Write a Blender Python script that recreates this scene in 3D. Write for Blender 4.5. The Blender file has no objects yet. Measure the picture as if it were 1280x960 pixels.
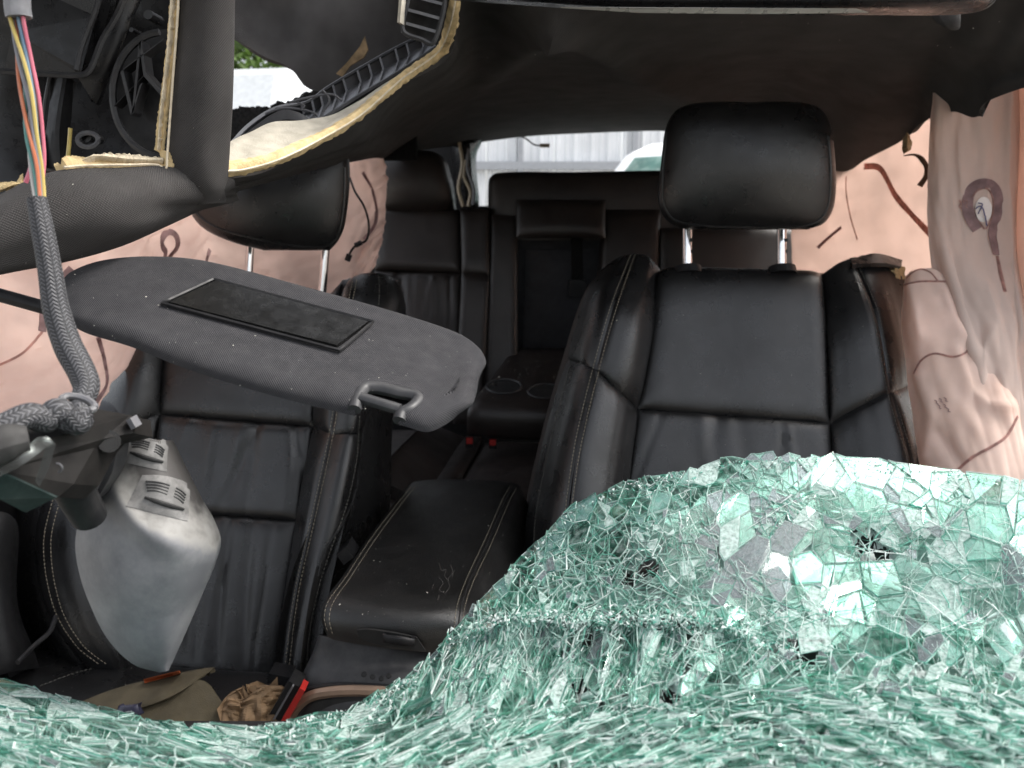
import bpy, math, random
import numpy as np
from mathutils import Vector, Matrix
from mathutils.bvhtree import BVHTree
from mathutils.geometry import tessellate_polygon
random.seed(7); rng = np.random.default_rng(7)
R = math.radians
S = bpy.context.scene
COL = S.collection

# ------------------------------------------------------------------ camera
CAM = np.array([0.0, 0.0, 1.40]); PITCH = R(12.0); F = 967.0
cd = bpy.data.cameras.new('camera'); co = bpy.data.objects.new('camera', cd); COL.objects.link(co)
co.location = CAM; co.rotation_euler = (R(90) - PITCH, 0, 0)
cd.sensor_width = 36; cd.lens = 36 * F / 1280; cd.clip_start = .02; cd.clip_end = 500
cd.dof.use_dof = True; cd.dof.focus_distance = .82; cd.dof.aperture_fstop = 7.5
S.camera = co
# ------------------------------------------------------------------ sky, sun, exposure
SUN_EL, SUN_AZ = 54, 78          # azimuth the light comes FROM, clockwise from +Y
w = bpy.data.worlds.new('World'); S.world = w; w.use_nodes = True
nt = w.node_tree; nt.nodes.clear()
so = nt.nodes.new('ShaderNodeOutputWorld'); bg = nt.nodes.new('ShaderNodeBackground'); sk = nt.nodes.new('ShaderNodeTexSky')
sk.sky_type = 'NISHITA'; sk.sun_disc = False; sk.sun_elevation = R(SUN_EL); sk.sun_rotation = R(SUN_AZ)
sk.dust_density = 4; sk.air_density = 1.0; sk.ozone_density = .6
hs = nt.nodes.new('ShaderNodeHueSaturation'); hs.inputs['Saturation'].default_value = .28
nt.links.new(sk.outputs[0], hs.inputs['Color']); nt.links.new(hs.outputs[0], bg.inputs[0])
bg.inputs[1].default_value = .145
nt.links.new(bg.outputs[0], so.inputs[0])
sl = bpy.data.lights.new('sun', 'SUN'); sl.energy = 1.5; sl.angle = R(18); sl.color = (1, .96, .9)
sn = bpy.data.objects.new('sun', sl); COL.objects.link(sn)
sd = Vector((math.sin(R(SUN_AZ)) * math.cos(R(SUN_EL)), math.cos(R(SUN_AZ)) * math.cos(R(SUN_EL)), math.sin(R(SUN_EL))))
sn.rotation_euler = sd.to_track_quat('Z', 'Y').to_euler()
S.view_settings.view_transform = 'Standard'; S.view_settings.look = 'None'
S.view_settings.exposure = 1.5; S.view_settings.gamma = 1; S.view_settings.use_curve_mapping = False
S.render.engine = 'CYCLES'
S.cycles.use_denoising = True; S.cycles.max_bounces = 8; S.cycles.transparent_max_bounces = 24
S.cycles.diffuse_bounces = 5; S.cycles.glossy_bounces = 4; S.cycles.caustics_reflective = False; S.cycles.caustics_refractive = False

# ------------------------------------------------------------------ geometry helpers
CP, SP = math.cos(PITCH), math.sin(PITCH)
def ray(px, py):
    a = (px - 640) / F; b = (480 - py) / F
    return np.array([a, CP + b * SP, -SP + b * CP])
def P(px, py, Y):
    d = ray(px, py); return CAM + d * (Y / d[1])
def PP(pts): return np.array([P(*p) for p in pts])
def cr(pts, n, lin=False, ts=None):
    """Catmull-Rom through pts (m,k), n samples by chord length"""
    pts = np.asarray(pts, float); m = len(pts)
    if m == 1: return np.repeat(pts, n, 0)
    d = np.linalg.norm(np.diff(pts, axis=0), axis=1) ** .7 + 1e-9
    s = np.concatenate([[0], np.cumsum(d)]); s /= s[-1]
    t = np.linspace(0, 1, n) if ts is None else np.asarray(ts)
    i = np.clip(np.searchsorted(s, t, side='right') - 1, 0, m - 2)
    h = s[i + 1] - s[i]; x = ((t - s[i]) / h)[:, None]
    if lin or m == 2: return pts[i] * (1 - x) + pts[i + 1] * x
    tan = np.empty_like(pts)
    tan[1:-1] = (pts[2:] - pts[:-2]) / (s[2:] - s[:-2])[:, None]
    tan[0] = (pts[1] - pts[0]) / (s[1] - s[0]); tan[-1] = (pts[-1] - pts[-2]) / (s[-1] - s[-2])
    h = h[:, None]
    return ((2*x**3 - 3*x**2 + 1) * pts[i] + (x**3 - 2*x**2 + x) * h * tan[i] +
            (-2*x**3 + 3*x**2) * pts[i+1] + (x**3 - x**2) * h * tan[i+1])
def spaced(n):
    t = np.linspace(0, 1, n); return .5 * t + .5 * (.5 - .5 * np.cos(np.pi * t))
def normals(G):
    du = np.gradient(G, axis=1); dv = np.gradient(G, axis=0)
    n = np.cross(du, dv); n /= np.linalg.norm(n, axis=2, keepdims=True) + 1e-12
    flip = np.sign(np.sum(n * (CAM - G), axis=2).sum()); return n * flip, flip
def vnoise(x, seed=0):
    """cheap smooth noise of an (...,2) array"""
    r = np.random.default_rng(seed); o = np.zeros(x.shape[:-1])
    for k in range(5):
        a = r.uniform(0, 6.28); f = r.uniform(.6, 1.9); ph = r.uniform(0, 6.28, 2)
        o += np.sin(f * (x[..., 0] * math.cos(a) + x[..., 1] * math.sin(a)) * 6.28 + ph[0] + 1.3 * np.sin(x[..., 1] * 4 + ph[1]))
    return o / 5

class MB:
    def __init__(s): s.v = []; s.f = []; s.m = []; s.uv = []
    def add(s, v, f, m=0, uv=None):
        b = len(s.v); s.v += [tuple(map(float, p)) for p in v]
        s.uv += [tuple(map(float, q)) for q in uv] if uv is not None else [(0., 0.)] * len(v)
        s.f += [tuple(b + i for i in q) for q in f]; s.m += [m] * len(f); return s
    def grid(s, G, m=0, back=None, wrap=False):
        nv, nu = G.shape[:2]
        lu = np.concatenate([[0], np.cumsum(np.linalg.norm(np.diff(G, axis=1), axis=2).mean(0))])
        lv = np.concatenate([[0], np.cumsum(np.linalg.norm(np.diff(G, axis=0), axis=2).mean(1))])
        uv = [(lu[j], lv[i]) for i in range(nv) for j in range(nu)]
        q = [(i*nu+j, i*nu+j+1, (i+1)*nu+j+1, (i+1)*nu+j) for i in range(nv-1) for j in range(nu-1)]
        if back is None: return s.add(G.reshape(-1, 3), q, m, uv)
        N = nv * nu
        q2 = [tuple(N + k for k in reversed(a)) for a in q]
        bd = [j for j in range(nu)] + [i*nu+nu-1 for i in range(1, nv)] + [(nv-1)*nu+j for j in range(nu-2, -1, -1)] + [i*nu for i in range(nv-2, 0, -1)]
        sd_ = [(bd[k], bd[k]+N, bd[(k+1) % len(bd)]+N, bd[(k+1) % len(bd)]) for k in range(len(bd))]
        return s.add(np.concatenate([G.reshape(-1, 3), back.reshape(-1, 3)]), q + q2 + sd_, m, uv + uv)
    def tube(s, pts, r, n=8, m=0, cap=True, res=None, lin=False):
        pts = np.asarray(pts, float)
        if res: pts = cr(pts, res, lin)
        k = len(pts); r = np.broadcast_to(np.asarray(r, float), (k,)) if np.ndim(r) == 0 or len(r) == k else np.interp(np.linspace(0, 1, k), np.linspace(0, 1, len(r)), r)
        t = np.gradient(pts, axis=0); t /= np.linalg.norm(t, axis=1, keepdims=True) + 1e-12
        a = np.array([0, 0, 1.]) if abs(t[0][2]) < .9 else np.array([1., 0, 0])
        V = []; UV = []; L = 0; u = np.cross(t[0], a); u /= np.linalg.norm(u)
        for i in range(k):
            u = u - t[i] * np.dot(u, t[i]); u /= np.linalg.norm(u) + 1e-12; w_ = np.cross(t[i], u)
            if i: L += np.linalg.norm(pts[i] - pts[i-1])
            for j in range(n + 1):
                an = 2 * math.pi * j / n
                V.append(pts[i] + r[i] * (math.cos(an) * u + math.sin(an) * w_)); UV.append((j / n, L))
        f = [(i*(n+1)+j, i*(n+1)+j+1, (i+1)*(n+1)+j+1, (i+1)*(n+1)+j) for i in range(k-1) for j in range(n)]
        if cap: f += [tuple(range(n-1, -1, -1)), tuple((k-1)*(n+1)+j for j in range(n))]
        return s.add(V, f, m, UV)
    def hexa(s, A, B, m=0):
        """A,B: two quads (4 points each) joined"""
        return s.add(list(A) + list(B), [(0,1,2,3), (7,6,5,4), (0,4,5,1), (1,5,6,2), (2,6,7,3), (3,7,4,0)], m)
    def box(s, c, h, m=0, rot=None):
        c = np.array(c, float); o = []
        for z in (-1, 1):
            for x, y in ((-1,-1), (1,-1), (1,1), (-1,1)):
                p = np.array([x*h[0], y*h[1], z*h[2]])
                if rot is not None: p = np.array(rot @ Vector(p))
                o.append(c + p)
        return s.hexa(o[:4], o[4:], m)
    def slab(s, poly, vec, m=0, ms=None):
        """extruded 3-D polygon"""
        poly = np.asarray(poly, float); n = len(poly); vec = np.asarray(vec, float)
        tri = tessellate_polygon([[Vector(p) for p in poly]])
        s.add(np.concatenate([poly, poly + vec]), [tuple(t) for t in tri] + [tuple(n + i for i in reversed(t)) for t in tri], m)
        b = len(s.v) - 2 * n
        s.f += [(b+i, b+n+i, b+n+(i+1) % n, b+(i+1) % n) for i in range(n)]; s.m += [m if ms is None else ms] * n; return s
    def build(s, name, mats, parent=None, smooth=True, weld=False):
        if not isinstance(mats, (list, tuple)): mats = [mats]
        off = np.array(parent_loc(parent)) if parent else (np.array(s.v).mean(0))
        V = np.array(s.v) - off
        me = bpy.data.meshes.new(name); me.from_pydata(V.tolist(), [], s.f)
        for m in mats: me.materials.append(m)
        me.polygons.foreach_set('material_index', s.m)
        ul = me.uv_layers.new(name='UV'); li = np.empty(len(me.loops), int); me.loops.foreach_get('vertex_index', li)
        ul.data.foreach_set('uv', np.array(s.uv)[li].ravel())
        me.polygons.foreach_set('use_smooth', [smooth] * len(s.f))
        import bmesh
        b = bmesh.new(); b.from_mesh(me); bmesh.ops.recalc_face_normals(b, faces=b.faces); b.to_mesh(me); b.free()
        if smooth: me.set_sharp_from_angle(angle=R(42))
        o = bpy.data.objects.new(name, me); COL.objects.link(o)
        if parent: o.parent = parent
        else: o.location = off
        return o
def parent_loc(p):
    l = np.zeros(3)
    while p: l += np.array(p.location); p = p.parent
    return l
def tag(o, label=None, cat=None, group=None, kind=None):
    if label: o['label'] = label
    if cat: o['category'] = cat
    if group: o['group'] = group
    if kind: o['kind'] = kind
    return o
def thing(name, label, cat, loc, group=None):
    o = bpy.data.objects.new(name, None); o.empty_display_size = .05; COL.objects.link(o); o.location = [float(q) for q in loc]
    return tag(o, label, cat, group)

FRONT = {}
def surf(cols, nu=24, nv=24, puff=0., ew=.2, edges='lrtb', fn=None, lin=False, push=0.):
    """cols: list of columns left->right; each a list of (px,py,Y) top->bottom."""
    tv = spaced(nv); tu = spaced(nu)
    C3 = np.stack([cr(PP(c), nv, ts=tv) for c in cols])           # (ncol,nv,3)
    G = np.empty((nv, nu, 3))
    for i in range(nv): G[i] = cr(C3[:, i], nu, lin, ts=tu)
    u, v = np.meshgrid(tu, tv)
    n, fl = normals(G)
    d = np.zeros((nv, nu))
    if puff:
        q = lambda t: np.sqrt(np.clip(1 - (1 - np.clip(t / ew, 0, 1)) ** 2, 0, 1))
        f = np.ones((nv, nu))
        if 'l' in edges: f = f * q(u)
        if 'r' in edges: f = f * q(1 - u)
        if 't' in edges: f = f * q(v)
        if 'b' in edges: f = f * q(1 - v)
        d += puff * f
    if fn is not None: d = d + fn(u, v)
    return G + n * (d + push)[..., None]
def patch(name, mat, parent, cols, nu=24, nv=24, thick=.03, back='n', smooth=True, key=None, post=None, **k):
    G = surf(cols, nu, nv, **k); n, _ = normals(G)
    if post is not None: G = G + n * post(G)[..., None]
    B = G - n * thick if back == 'n' else G + np.array([0, thick, 0])
    mb = MB().grid(G, 0, B); o = mb.build(name, mat, parent, smooth)
    if key: FRONT.setdefault(key, []).append(G); _bvh.pop(key, None)
    return o
_bvh = {}
def hit(px, py, key):
    if key not in _bvh:
        V = []; Q = []
        for G in FRONT[key]:
            b = len(V); nv, nu = G.shape[:2]; V += [tuple(p) for p in G.reshape(-1, 3)]
            Q += [(b+i*nu+j, b+i*nu+j+1, b+(i+1)*nu+j+1, b+(i+1)*nu+j) for i in range(nv-1) for j in range(nu-1)]
        _bvh[key] = BVHTree.FromPolygons(V, Q)
    d = ray(px, py); h = _bvh[key].ray_cast(Vector(CAM), Vector(d).normalized())
    if h[0] is None: return None
    n = np.array(h[1]); p = np.array(h[0])
    if np.dot(n, CAM - p) < 0: n = -n
    return p, n
def line_on(pts, key, n, lift=.001):
    q = cr(np.array(pts, float), n); o = []; N = []
    for x, y in q:
        h = hit(x, y, key)
        if h: o.append(h[0] + h[1] * lift); N.append(h[1])
    return np.array(o), np.array(N)
def stitches(name, pts, key, parent, mat, gap=.0062, ln=.0042, r=.0007, lift=.0006):
    q, N = line_on(pts, key, 160, lift)
    if len(q) < 4: return
    s = np.concatenate([[0], np.cumsum(np.linalg.norm(np.diff(q, axis=0), axis=1))]); mb = MB()
    for a in np.arange(0, s[-1] - ln, gap):
        A = [np.interp(a + ln * k, s, q[:, c]) for k in (0, 1) for c in range(3)]
        A = np.array(A).reshape(2, 3)
        mid = A.mean(0) + N[min(len(N)-1, int(np.searchsorted(s, a)))] * r * .8
        mb.tube(np.array([A[0], mid, A[1]]), [r*.6, r, r*.6], 5)
    return tag(mb.build(name, mat, parent), kind='stuff')
def groove(name, pts, key, parent, mat, r=.0012, n=60, lift=0., kind=None):
    q, N = line_on(pts, key, n, lift)
    if len(q) < 3: return None
    return MB().tube(q, r, 6).build(name, mat, parent)

# ------------------------------------------------------------------ materials
def mat(name):
    m = bpy.data.materials.new(name); m.use_nodes = True; t = m.node_tree; t.nodes.clear()
    return m, t, (lambda ty, **k: _nd(t, ty, **k))
def _nd(t, ty, **k):
    n = t.nodes.new('ShaderNode' + ty)
    for a, b in k.items():
        if a == 'ins':
            for c, d in b.items(): n.inputs[c].default_value = d
        else: setattr(n, a, b)
    return n
def rgba(c): return (c[0], c[1], c[2], 1) if not isinstance(c, (int, float)) else (c, c, c, 1)
def simple(name, col, rough=.5, metal=0., spec=.5, noise=.25, nscale=30., bump=0., bscale=400., bkind='noise', dust=0., dustcol=(.35, .33, .3), coat=0., sheen=0., transl=0., tcol=None, dscale=60., braid=None, weave=0., wpitch=.0022):
    m, t, N = mat(name); L = t.links.new
    out = N('OutputMaterial'); pb = N('BsdfPrincipled'); tc = N('TexCoord'); geo = N('NewGeometry')
    pb.inputs['Roughness'].default_value = rough; pb.inputs['Metallic'].default_value = metal
    pb.inputs['Specular IOR Level'].default_value = spec; pb.inputs['Coat Weight'].default_value = coat
    pb.inputs['Sheen Weight'].default_value = sheen
    pos = geo.outputs['Position']
    nz = N('TexNoise', ins={'Scale': nscale, 'Detail': 6.}); L(pos, nz.inputs['Vector'])
    mr = N('MapRange', ins={'From Min': .3, 'From Max': .7, 'To Min': 1 - noise, 'To Max': 1 + noise}); L(nz.outputs[0], mr.inputs[0])
    mx = N('Mix', data_type='RGBA', blend_type='MULTIPLY'); mx.inputs[0].default_value = 1
    mx.inputs[6].default_value = rgba(col); L(mr.outputs[0], mx.inputs[7])
    c = mx.outputs[2]
    rv = N('MapRange', ins={'From Min': .3, 'From Max': .7, 'To Min': max(0, rough - .08), 'To Max': min(1, rough + .08)})
    nz2 = N('TexNoise', ins={'Scale': nscale * 2.7, 'Detail': 4.}); L(pos, nz2.inputs['Vector']); L(nz2.outputs[0], rv.inputs[0]); L(rv.outputs[0], pb.inputs['Roughness'])
    if dust:
        d1 = N('TexNoise', ins={'Scale': dscale, 'Detail': 8., 'Roughness': .7}); L(pos, d1.inputs['Vector'])
        dr = N('MapRange', ins={'From Min': .42, 'From Max': .75, 'To Min': 0., 'To Max': dust}); L(d1.outputs[0], dr.inputs[0])
        m2 = N('Mix', data_type='RGBA'); L(dr.outputs[0], m2.inputs[0]); L(c, m2.inputs[6]); m2.inputs[7].default_value = rgba(dustcol); c = m2.outputs[2]
    h = None
    if bump:
        if bkind == 'leather':
            vo = N('TexVoronoi', ins={'Scale': bscale}); L(pos, vo.inputs['Vector']); a = vo.outputs['Distance']
            n3 = N('TexNoise', ins={'Scale': 45., 'Detail': 5.}); L(pos, n3.inputs['Vector'])
            ad = N('Math', operation='MULTIPLY_ADD', ins={1: 2.2}); L(n3.outputs[0], ad.inputs[0]); L(a, ad.inputs[2]); h = ad.outputs[0]
        else:
            n3 = N('TexNoise', ins={'Scale': bscale, 'Detail': 6.}); L(pos, n3.inputs['Vector']); h = n3.outputs[0]
    if weave:
        sx = N('SeparateXYZ'); L(tc.outputs['UV'], sx.inputs[0]); k = 6.283 / wpitch
        s1 = N('Math', operation='MULTIPLY', ins={1: k}); L(sx.outputs[0], s1.inputs[0]); a1 = N('Math', operation='SINE'); L(s1.outputs[0], a1.inputs[0])
        s2 = N('Math', operation='MULTIPLY', ins={1: k}); L(sx.outputs[1], s2.inputs[0]); a2 = N('Math', operation='SINE'); L(s2.outputs[0], a2.inputs[0])
        ml = N('Math', operation='MULTIPLY'); L(a1.outputs[0], ml.inputs[0]); L(a2.outputs[0], ml.inputs[1]); h = ml.outputs[0]
        wr = N('MapRange', ins={'From Min': -1., 'From Max': 1., 'To Min': .72, 'To Max': 1.25}); L(h, wr.inputs[0])
        m3 = N('Mix', data_type='RGBA', blend_type='MULTIPLY'); m3.inputs[0].default_value = 1; L(c, m3.inputs[6]); L(wr.outputs[0], m3.inputs[7]); c = m3.outputs[2]
        bump = weave
    if braid:
        sx = N('SeparateXYZ'); L(tc.outputs['UV'], sx.inputs[0])
        s1 = N('Math', operation='MULTIPLY', ins={1: braid[0]}); L(sx.outputs[0], s1.inputs[0])
        fr = N('Math', operation='PINGPONG', ins={1: 1.}); L(s1.outputs[0], fr.inputs[0])
        s2 = N('Math', operation='MULTIPLY_ADD', ins={1: 1 / braid[1]}); L(sx.outputs[1], s2.inputs[0]); L(fr.outputs[0], s2.inputs[2])
        f2 = N('Math', operation='PINGPONG', ins={1: .5}); L(s2.outputs[0], f2.inputs[0])
        wr = N('MapRange', ins={'From Min': .12, 'From Max': .4, 'To Min': 0., 'To Max': 1.}); L(f2.outputs[0], wr.inputs[0])
        f4 = N('MapRange', ins={'From Min': .05, 'From Max': .3}); L(fr.outputs[0], f4.inputs[0])
        mu = N('Math', operation='MULTIPLY'); L(wr.outputs[0], mu.inputs[0]); L(f4.outputs[0], mu.inputs[1])
        m3 = N('Mix', data_type='RGBA'); L(mu.outputs[0], m3.inputs[0]); m3.inputs[6].default_value = (.012, .012, .014, 1); m3.inputs[7].default_value = rgba(col); c = m3.outputs[2]
        h = mu.outputs[0]; bump = .6
    L(c, pb.inputs['Base Color'])
    if h is not None:
        bp = N('Bump', ins={'Strength': bump, 'Distance': .001}); L(h, bp.inputs['Height']); L(bp.outputs[0], pb.inputs['Normal'])
    if transl:
        tr = N('BsdfTranslucent'); tm = N('Mix', data_type='RGBA', blend_type='MULTIPLY'); tm.inputs[0].default_value = 1
        L(c, tm.inputs[6]); tm.inputs[7].default_value = rgba(tcol or (1, 1, 1)); L(tm.outputs[2], tr.inputs['Color'])
        ms = N('MixShader', ins={0: transl}); L(pb.outputs[0], ms.inputs[1]); L(tr.outputs[0], ms.inputs[2]); L(ms.outputs[0], out.inputs[0])
    else: L(pb.outputs[0], out.inputs[0])
    return m
LEATHER = simple('black_leather', (.0095, .0093, .0096), .30, spec=.55, noise=.3, nscale=9, bump=.24, bscale=700, bkind='leather', dust=.14, dscale=18, dustcol=(.045, .043, .041))
REARLEATHER = simple('rear_leather_lit', (.021, .0165, .015), .40, spec=.5, noise=.3, nscale=9, bump=.3, bscale=600, bkind='leather', dust=.15, dscale=12, dustcol=(.06, .052, .046))  # black leather lightened and browned, rear cabin light put into the colour
LIDVINYL = simple('lid_vinyl', (.012, .0117, .0114), .36, spec=.55, noise=.25, nscale=12, bump=.3, bscale=900, bkind='leather', dust=.2, dscale=40, dustcol=(.05, .046, .04))
SEAM = simple('seam_shadow_cord', (.006, .006, .006), .7, noise=.1)  # near-black also stands in for shade inside recesses, wells and slots
THREAD = simple('beige_thread', (.24, .21, .16), .8, noise=.3, nscale=400)
LINER = simple('black_headliner_cloth', (.060, .0565, .055), .95, spec=.15, noise=.25, nscale=16, weave=.5, wpitch=.0026, dust=.14, dscale=25, dustcol=(.06, .05, .045), sheen=.05)
VISORCLOTH = simple('visor_cloth', (.036, .0355, .0385), .9, spec=.2, noise=.1, nscale=30, weave=.6, wpitch=.0022, dust=.15, dscale=90, dustcol=(.14, .13, .13))
PLASTIC = simple('black_plastic', (.011, .011, .012), .45, spec=.22, noise=.2, bump=.15, bscale=1500, dust=.2, dscale=70, dustcol=(.07, .066, .062))
GLOSSBLACK = simple('gloss_black_paint', (.008, .008, .009), .3, spec=.4, noise=.2, dust=.15, dscale=18, dustcol=(.05, .048, .045))
GREYPL = simple('grey_plastic', (.10, .10, .108), .5, noise=.15, dust=.2, dscale=80)
DARKGREY = simple('dark_grey_plastic', (.028, .028, .030), .5, spec=.35, noise=.2, dust=.25, dscale=60, dustcol=(.10, .095, .09))
MIRRORSHELL = simple('dusty_mirror_shell', (.115, .117, .125), .5, spec=.3, noise=.08, nscale=10, dust=.6, dscale=13, dustcol=(.30, .298, .295), bump=.05, bscale=900)
REFLECTPL = simple('glass_reflect_plastic', (.011, .021, .020), .45, spec=.25, noise=.2, dust=.3, dscale=60, dustcol=(.1, .12, .11))  # black plastic with the green glass reflection put into its colour
CHROME = simple('chrome', (.75, .75, .76), .12, 1., noise=.1)
AIRBAG = simple('pink_airbag_cloth', (.82, .72, .675), .85, spec=.2, noise=.08, nscale=7, bump=.15, bscale=60, transl=.58, tcol=(1.0, .95, .92), dust=.3, dscale=6, dustcol=(.76, .64, .58))
AIRBAGLIT = simple('lit_airbag_cloth', (.92, .79, .735), .85, spec=.2, noise=.08, nscale=7, bump=.15, bscale=60, transl=.80, tcol=(1.0, .96, .94), dust=.3, dscale=6, dustcol=(.80, .62, .55))  # same cloth, paler and more translucent to brighten the left curtain
AIRBAGSHADE = simple('shaded_airbag_cloth', (.76, .64, .575), .85, spec=.2, noise=.12, nscale=9, bump=.15, bscale=60, transl=.4, tcol=(1.0, .94, .9), dust=.35, dscale=9, dustcol=(.46, .34, .27))  # same pink cloth, with the fold's shade put into its colour
AIRBAGSTAIN = simple('stained_airbag_cloth', (.84, .69, .62), .85, spec=.2, noise=.15, nscale=8, bump=.15, bscale=60, transl=.48, tcol=(1, .94, .89), dust=.55, dscale=9, dustcol=(.70, .54, .42))
PRINT = simple('purple_print', (.42, .29, .29), .9, noise=.25, nscale=60, transl=.55)
PRINTTHIN = simple('brown_stitch_line', (.58, .38, .34), .9, noise=.3, nscale=90, transl=.7)
FOAM = simple('tan_foam', (.62, .47, .25), .95, spec=.1, noise=.3, nscale=90, bump=.8, bscale=500, dust=.4, dscale=120, dustcol=(.68, .56, .36))
FOAMPALE = simple('pale_foam_fuzz', (.72, .62, .46), .95, spec=.1, noise=.2, nscale=120, bump=.8, bscale=600)
PAD = simple('cream_felt', (.46, .425, .355), .95, spec=.1, noise=.15, nscale=60, bump=.6, bscale=500)
OLIVE = simple('olive_cloth', (.058, .046, .025), .85, noise=.25, nscale=30, bump=.5, bscale=700, dust=.3, dscale=30, dustcol=(.085, .07, .045))
ORANGE = simple('orange_label', (.42, .10, .03), .6, noise=.2, nscale=150)
PAPER = simple('brown_paper', (.16, .10, .052), .8, noise=.35, nscale=40, bump=.5, bscale=120)
RED = simple('red_plastic', (.36, .018, .014), .4, noise=.1)
TRIM = simple('bronze_trim', (.26, .18, .13), .38, metal=.3, noise=.15)
CARPET = simple('dark_carpet', (.012, .012, .012), 1, spec=.1, noise=.5, nscale=150, bump=.9, bscale=500)
WHITEPAINT = simple('white_paint', (.78, .78, .78), .3, noise=.05, coat=.3)
FENCEM = simple('white_corrugated_metal', (.78, .79, .80), .5, noise=.08, nscale=3)
FENCEPOST = simple('grey_fence_post', (.36, .37, .39), .6, noise=.1)
GROUNDM = simple('gravel_yard', (.28, .26, .23), .95, noise=.4, nscale=20, bump=.7, bscale=60)
LEAF = simple('leaf_green', (.09, .16, .03), .6, noise=.5, nscale=5, transl=.3)
BARK = simple('bark', (.10, .075, .05), .9, noise=.4, nscale=20, bump=.6, bscale=60)
MIRRORFLAP = simple('black_mirror_flap', (.008, .008, .008), .24, spec=.6, noise=.2, bump=.08, bscale=1400, dust=.12, dscale=240, dustcol=(.06, .057, .05))
SHRED = simple('brown_cloth_shred', (.10, .065, .045), .9, noise=.3)
CRUMB = simple('pale_glass_crumb', (.62, .60, .52), .3, noise=.2)
WIRECOL = {k: simple('wire_' + k, c, .4, noise=.12, dust=.2, dscale=120, dustcol=(.3, .28, .25)) for k, c in dict(pink=(.58, .14, .20), white=(.50, .47, .44), teal=(.06, .24, .21), orange=(.46, .13, .05), grey=(.18, .18, .2), yellow=(.50, .38, .10), blue=(.12, .21, .30), cream=(.48, .39, .27)).items()}
SLEEVE = simple('braided_sleeve', (.09, .09, .097), .6, noise=.15, braid=(16, .0030))
def glassmat(name, tint, cover, ccol, rough=.05, cscale=120., lo=.35, hi=.65, seed=0., transl=.5):
    """clear glass with crushed, milky areas: transparent + gloss, covered by a scattering layer"""
    m, t, N = mat(name); L = t.links.new; out = N('OutputMaterial'); geo = N('NewGeometry')
    tr = N('BsdfTransparent'); tr.inputs[0].default_value = rgba(tint)
    gl = N('BsdfGlossy', ins={'Roughness': rough}); gl.inputs[0].default_value = (.92, 1, .98, 1)
    fr = N('Fresnel', ins={'IOR': 1.48}); fm = N('Math', operation='MULTIPLY_ADD', use_clamp=True, ins={1: .36, 2: .008}); L(fr.outputs[0], fm.inputs[0])
    m1 = N('MixShader'); L(fm.outputs[0], m1.inputs[0]); L(tr.outputs[0], m1.inputs[1]); L(gl.outputs[0], m1.inputs[2])
    di = N('BsdfDiffuse'); tl = N('BsdfTranslucent'); di.inputs[0].default_value = rgba(ccol); tl.inputs[0].default_value = rgba(ccol)
    m2 = N('MixShader', ins={0: transl}); L(di.outputs[0], m2.inputs[1]); L(tl.outputs[0], m2.inputs[2])
    va = N('VectorMath', operation='ADD'); va.inputs[1].default_value = (seed, seed * 2, 0); L(geo.outputs['Position'], va.inputs[0])
    nz = N('TexNoise', ins={'Scale': cscale, 'Detail': 7., 'Roughness': .65}); L(va.outputs[0], nz.inputs['Vector'])
    mr = N('MapRange', ins={'From Min': lo, 'From Max': hi, 'To Min': cover[0], 'To Max': cover[1]}); L(nz.outputs[0], mr.inputs[0])
    m3 = N('MixShader'); L(mr.outputs[0], m3.inputs[0]); L(m1.outputs[0], m3.inputs[1]); L(m2.outputs[0], m3.inputs[2]); L(m3.outputs[0], out.inputs[0])
    return m
G_CLEAR = glassmat('shard_clear', (.63, .83, .77), (.0, .27), (.66, .75, .73), cscale=150, lo=.46, hi=.72)
G_MILK = glassmat('shard_milky', (.70, .88, .82), (.15, .85), (.66, .75, .73), seed=3, cscale=260)
G_GREY = glassmat('shard_grey', (.60, .66, .68), (.12, .40), (.42, .44, .46), seed=5, cscale=200)
G_EDGE = glassmat('shard_edge_green', (.34, .70, .61), (.4, .8), (.28, .58, .50), seed=7, rough=.15)
G_EDGEP = glassmat('shard_edge_pale', (.60, .82, .77), (.5, .9), (.64, .765, .73), seed=9, rough=.1)
G_EDGEW = glassmat('shard_edge_white', (.8, .88, .86), (.6, 1.), (.80, .84, .83), seed=11, rough=.1)
G_EDGED = glassmat('shard_edge_deep', (.10, .36, .30), (.3, .7), (.06, .26, .22), seed=13, rough=.1)
G_FILM = glassmat('interlayer_film', (.70, .86, .82), (.0, .80), (.58, .645, .63), seed=17, cscale=21, lo=.42, hi=.62, rough=.3)
G_CAR = simple('green_car_glass', (.05, .12, .10), .05, noise=.6, nscale=4, dust=.8, dscale=5, dustcol=(.4, .5, .45))  # pale patches put the reflections in the glass into its colour

# ================================================================== THE SETTING
tag(MB().add([(-60, -60, 0), (60, -60, 0), (60, 80, 0), (-60, 80, 0)], [(0, 1, 2, 3)]).build('ground', GROUNDM), kind='structure')

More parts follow.
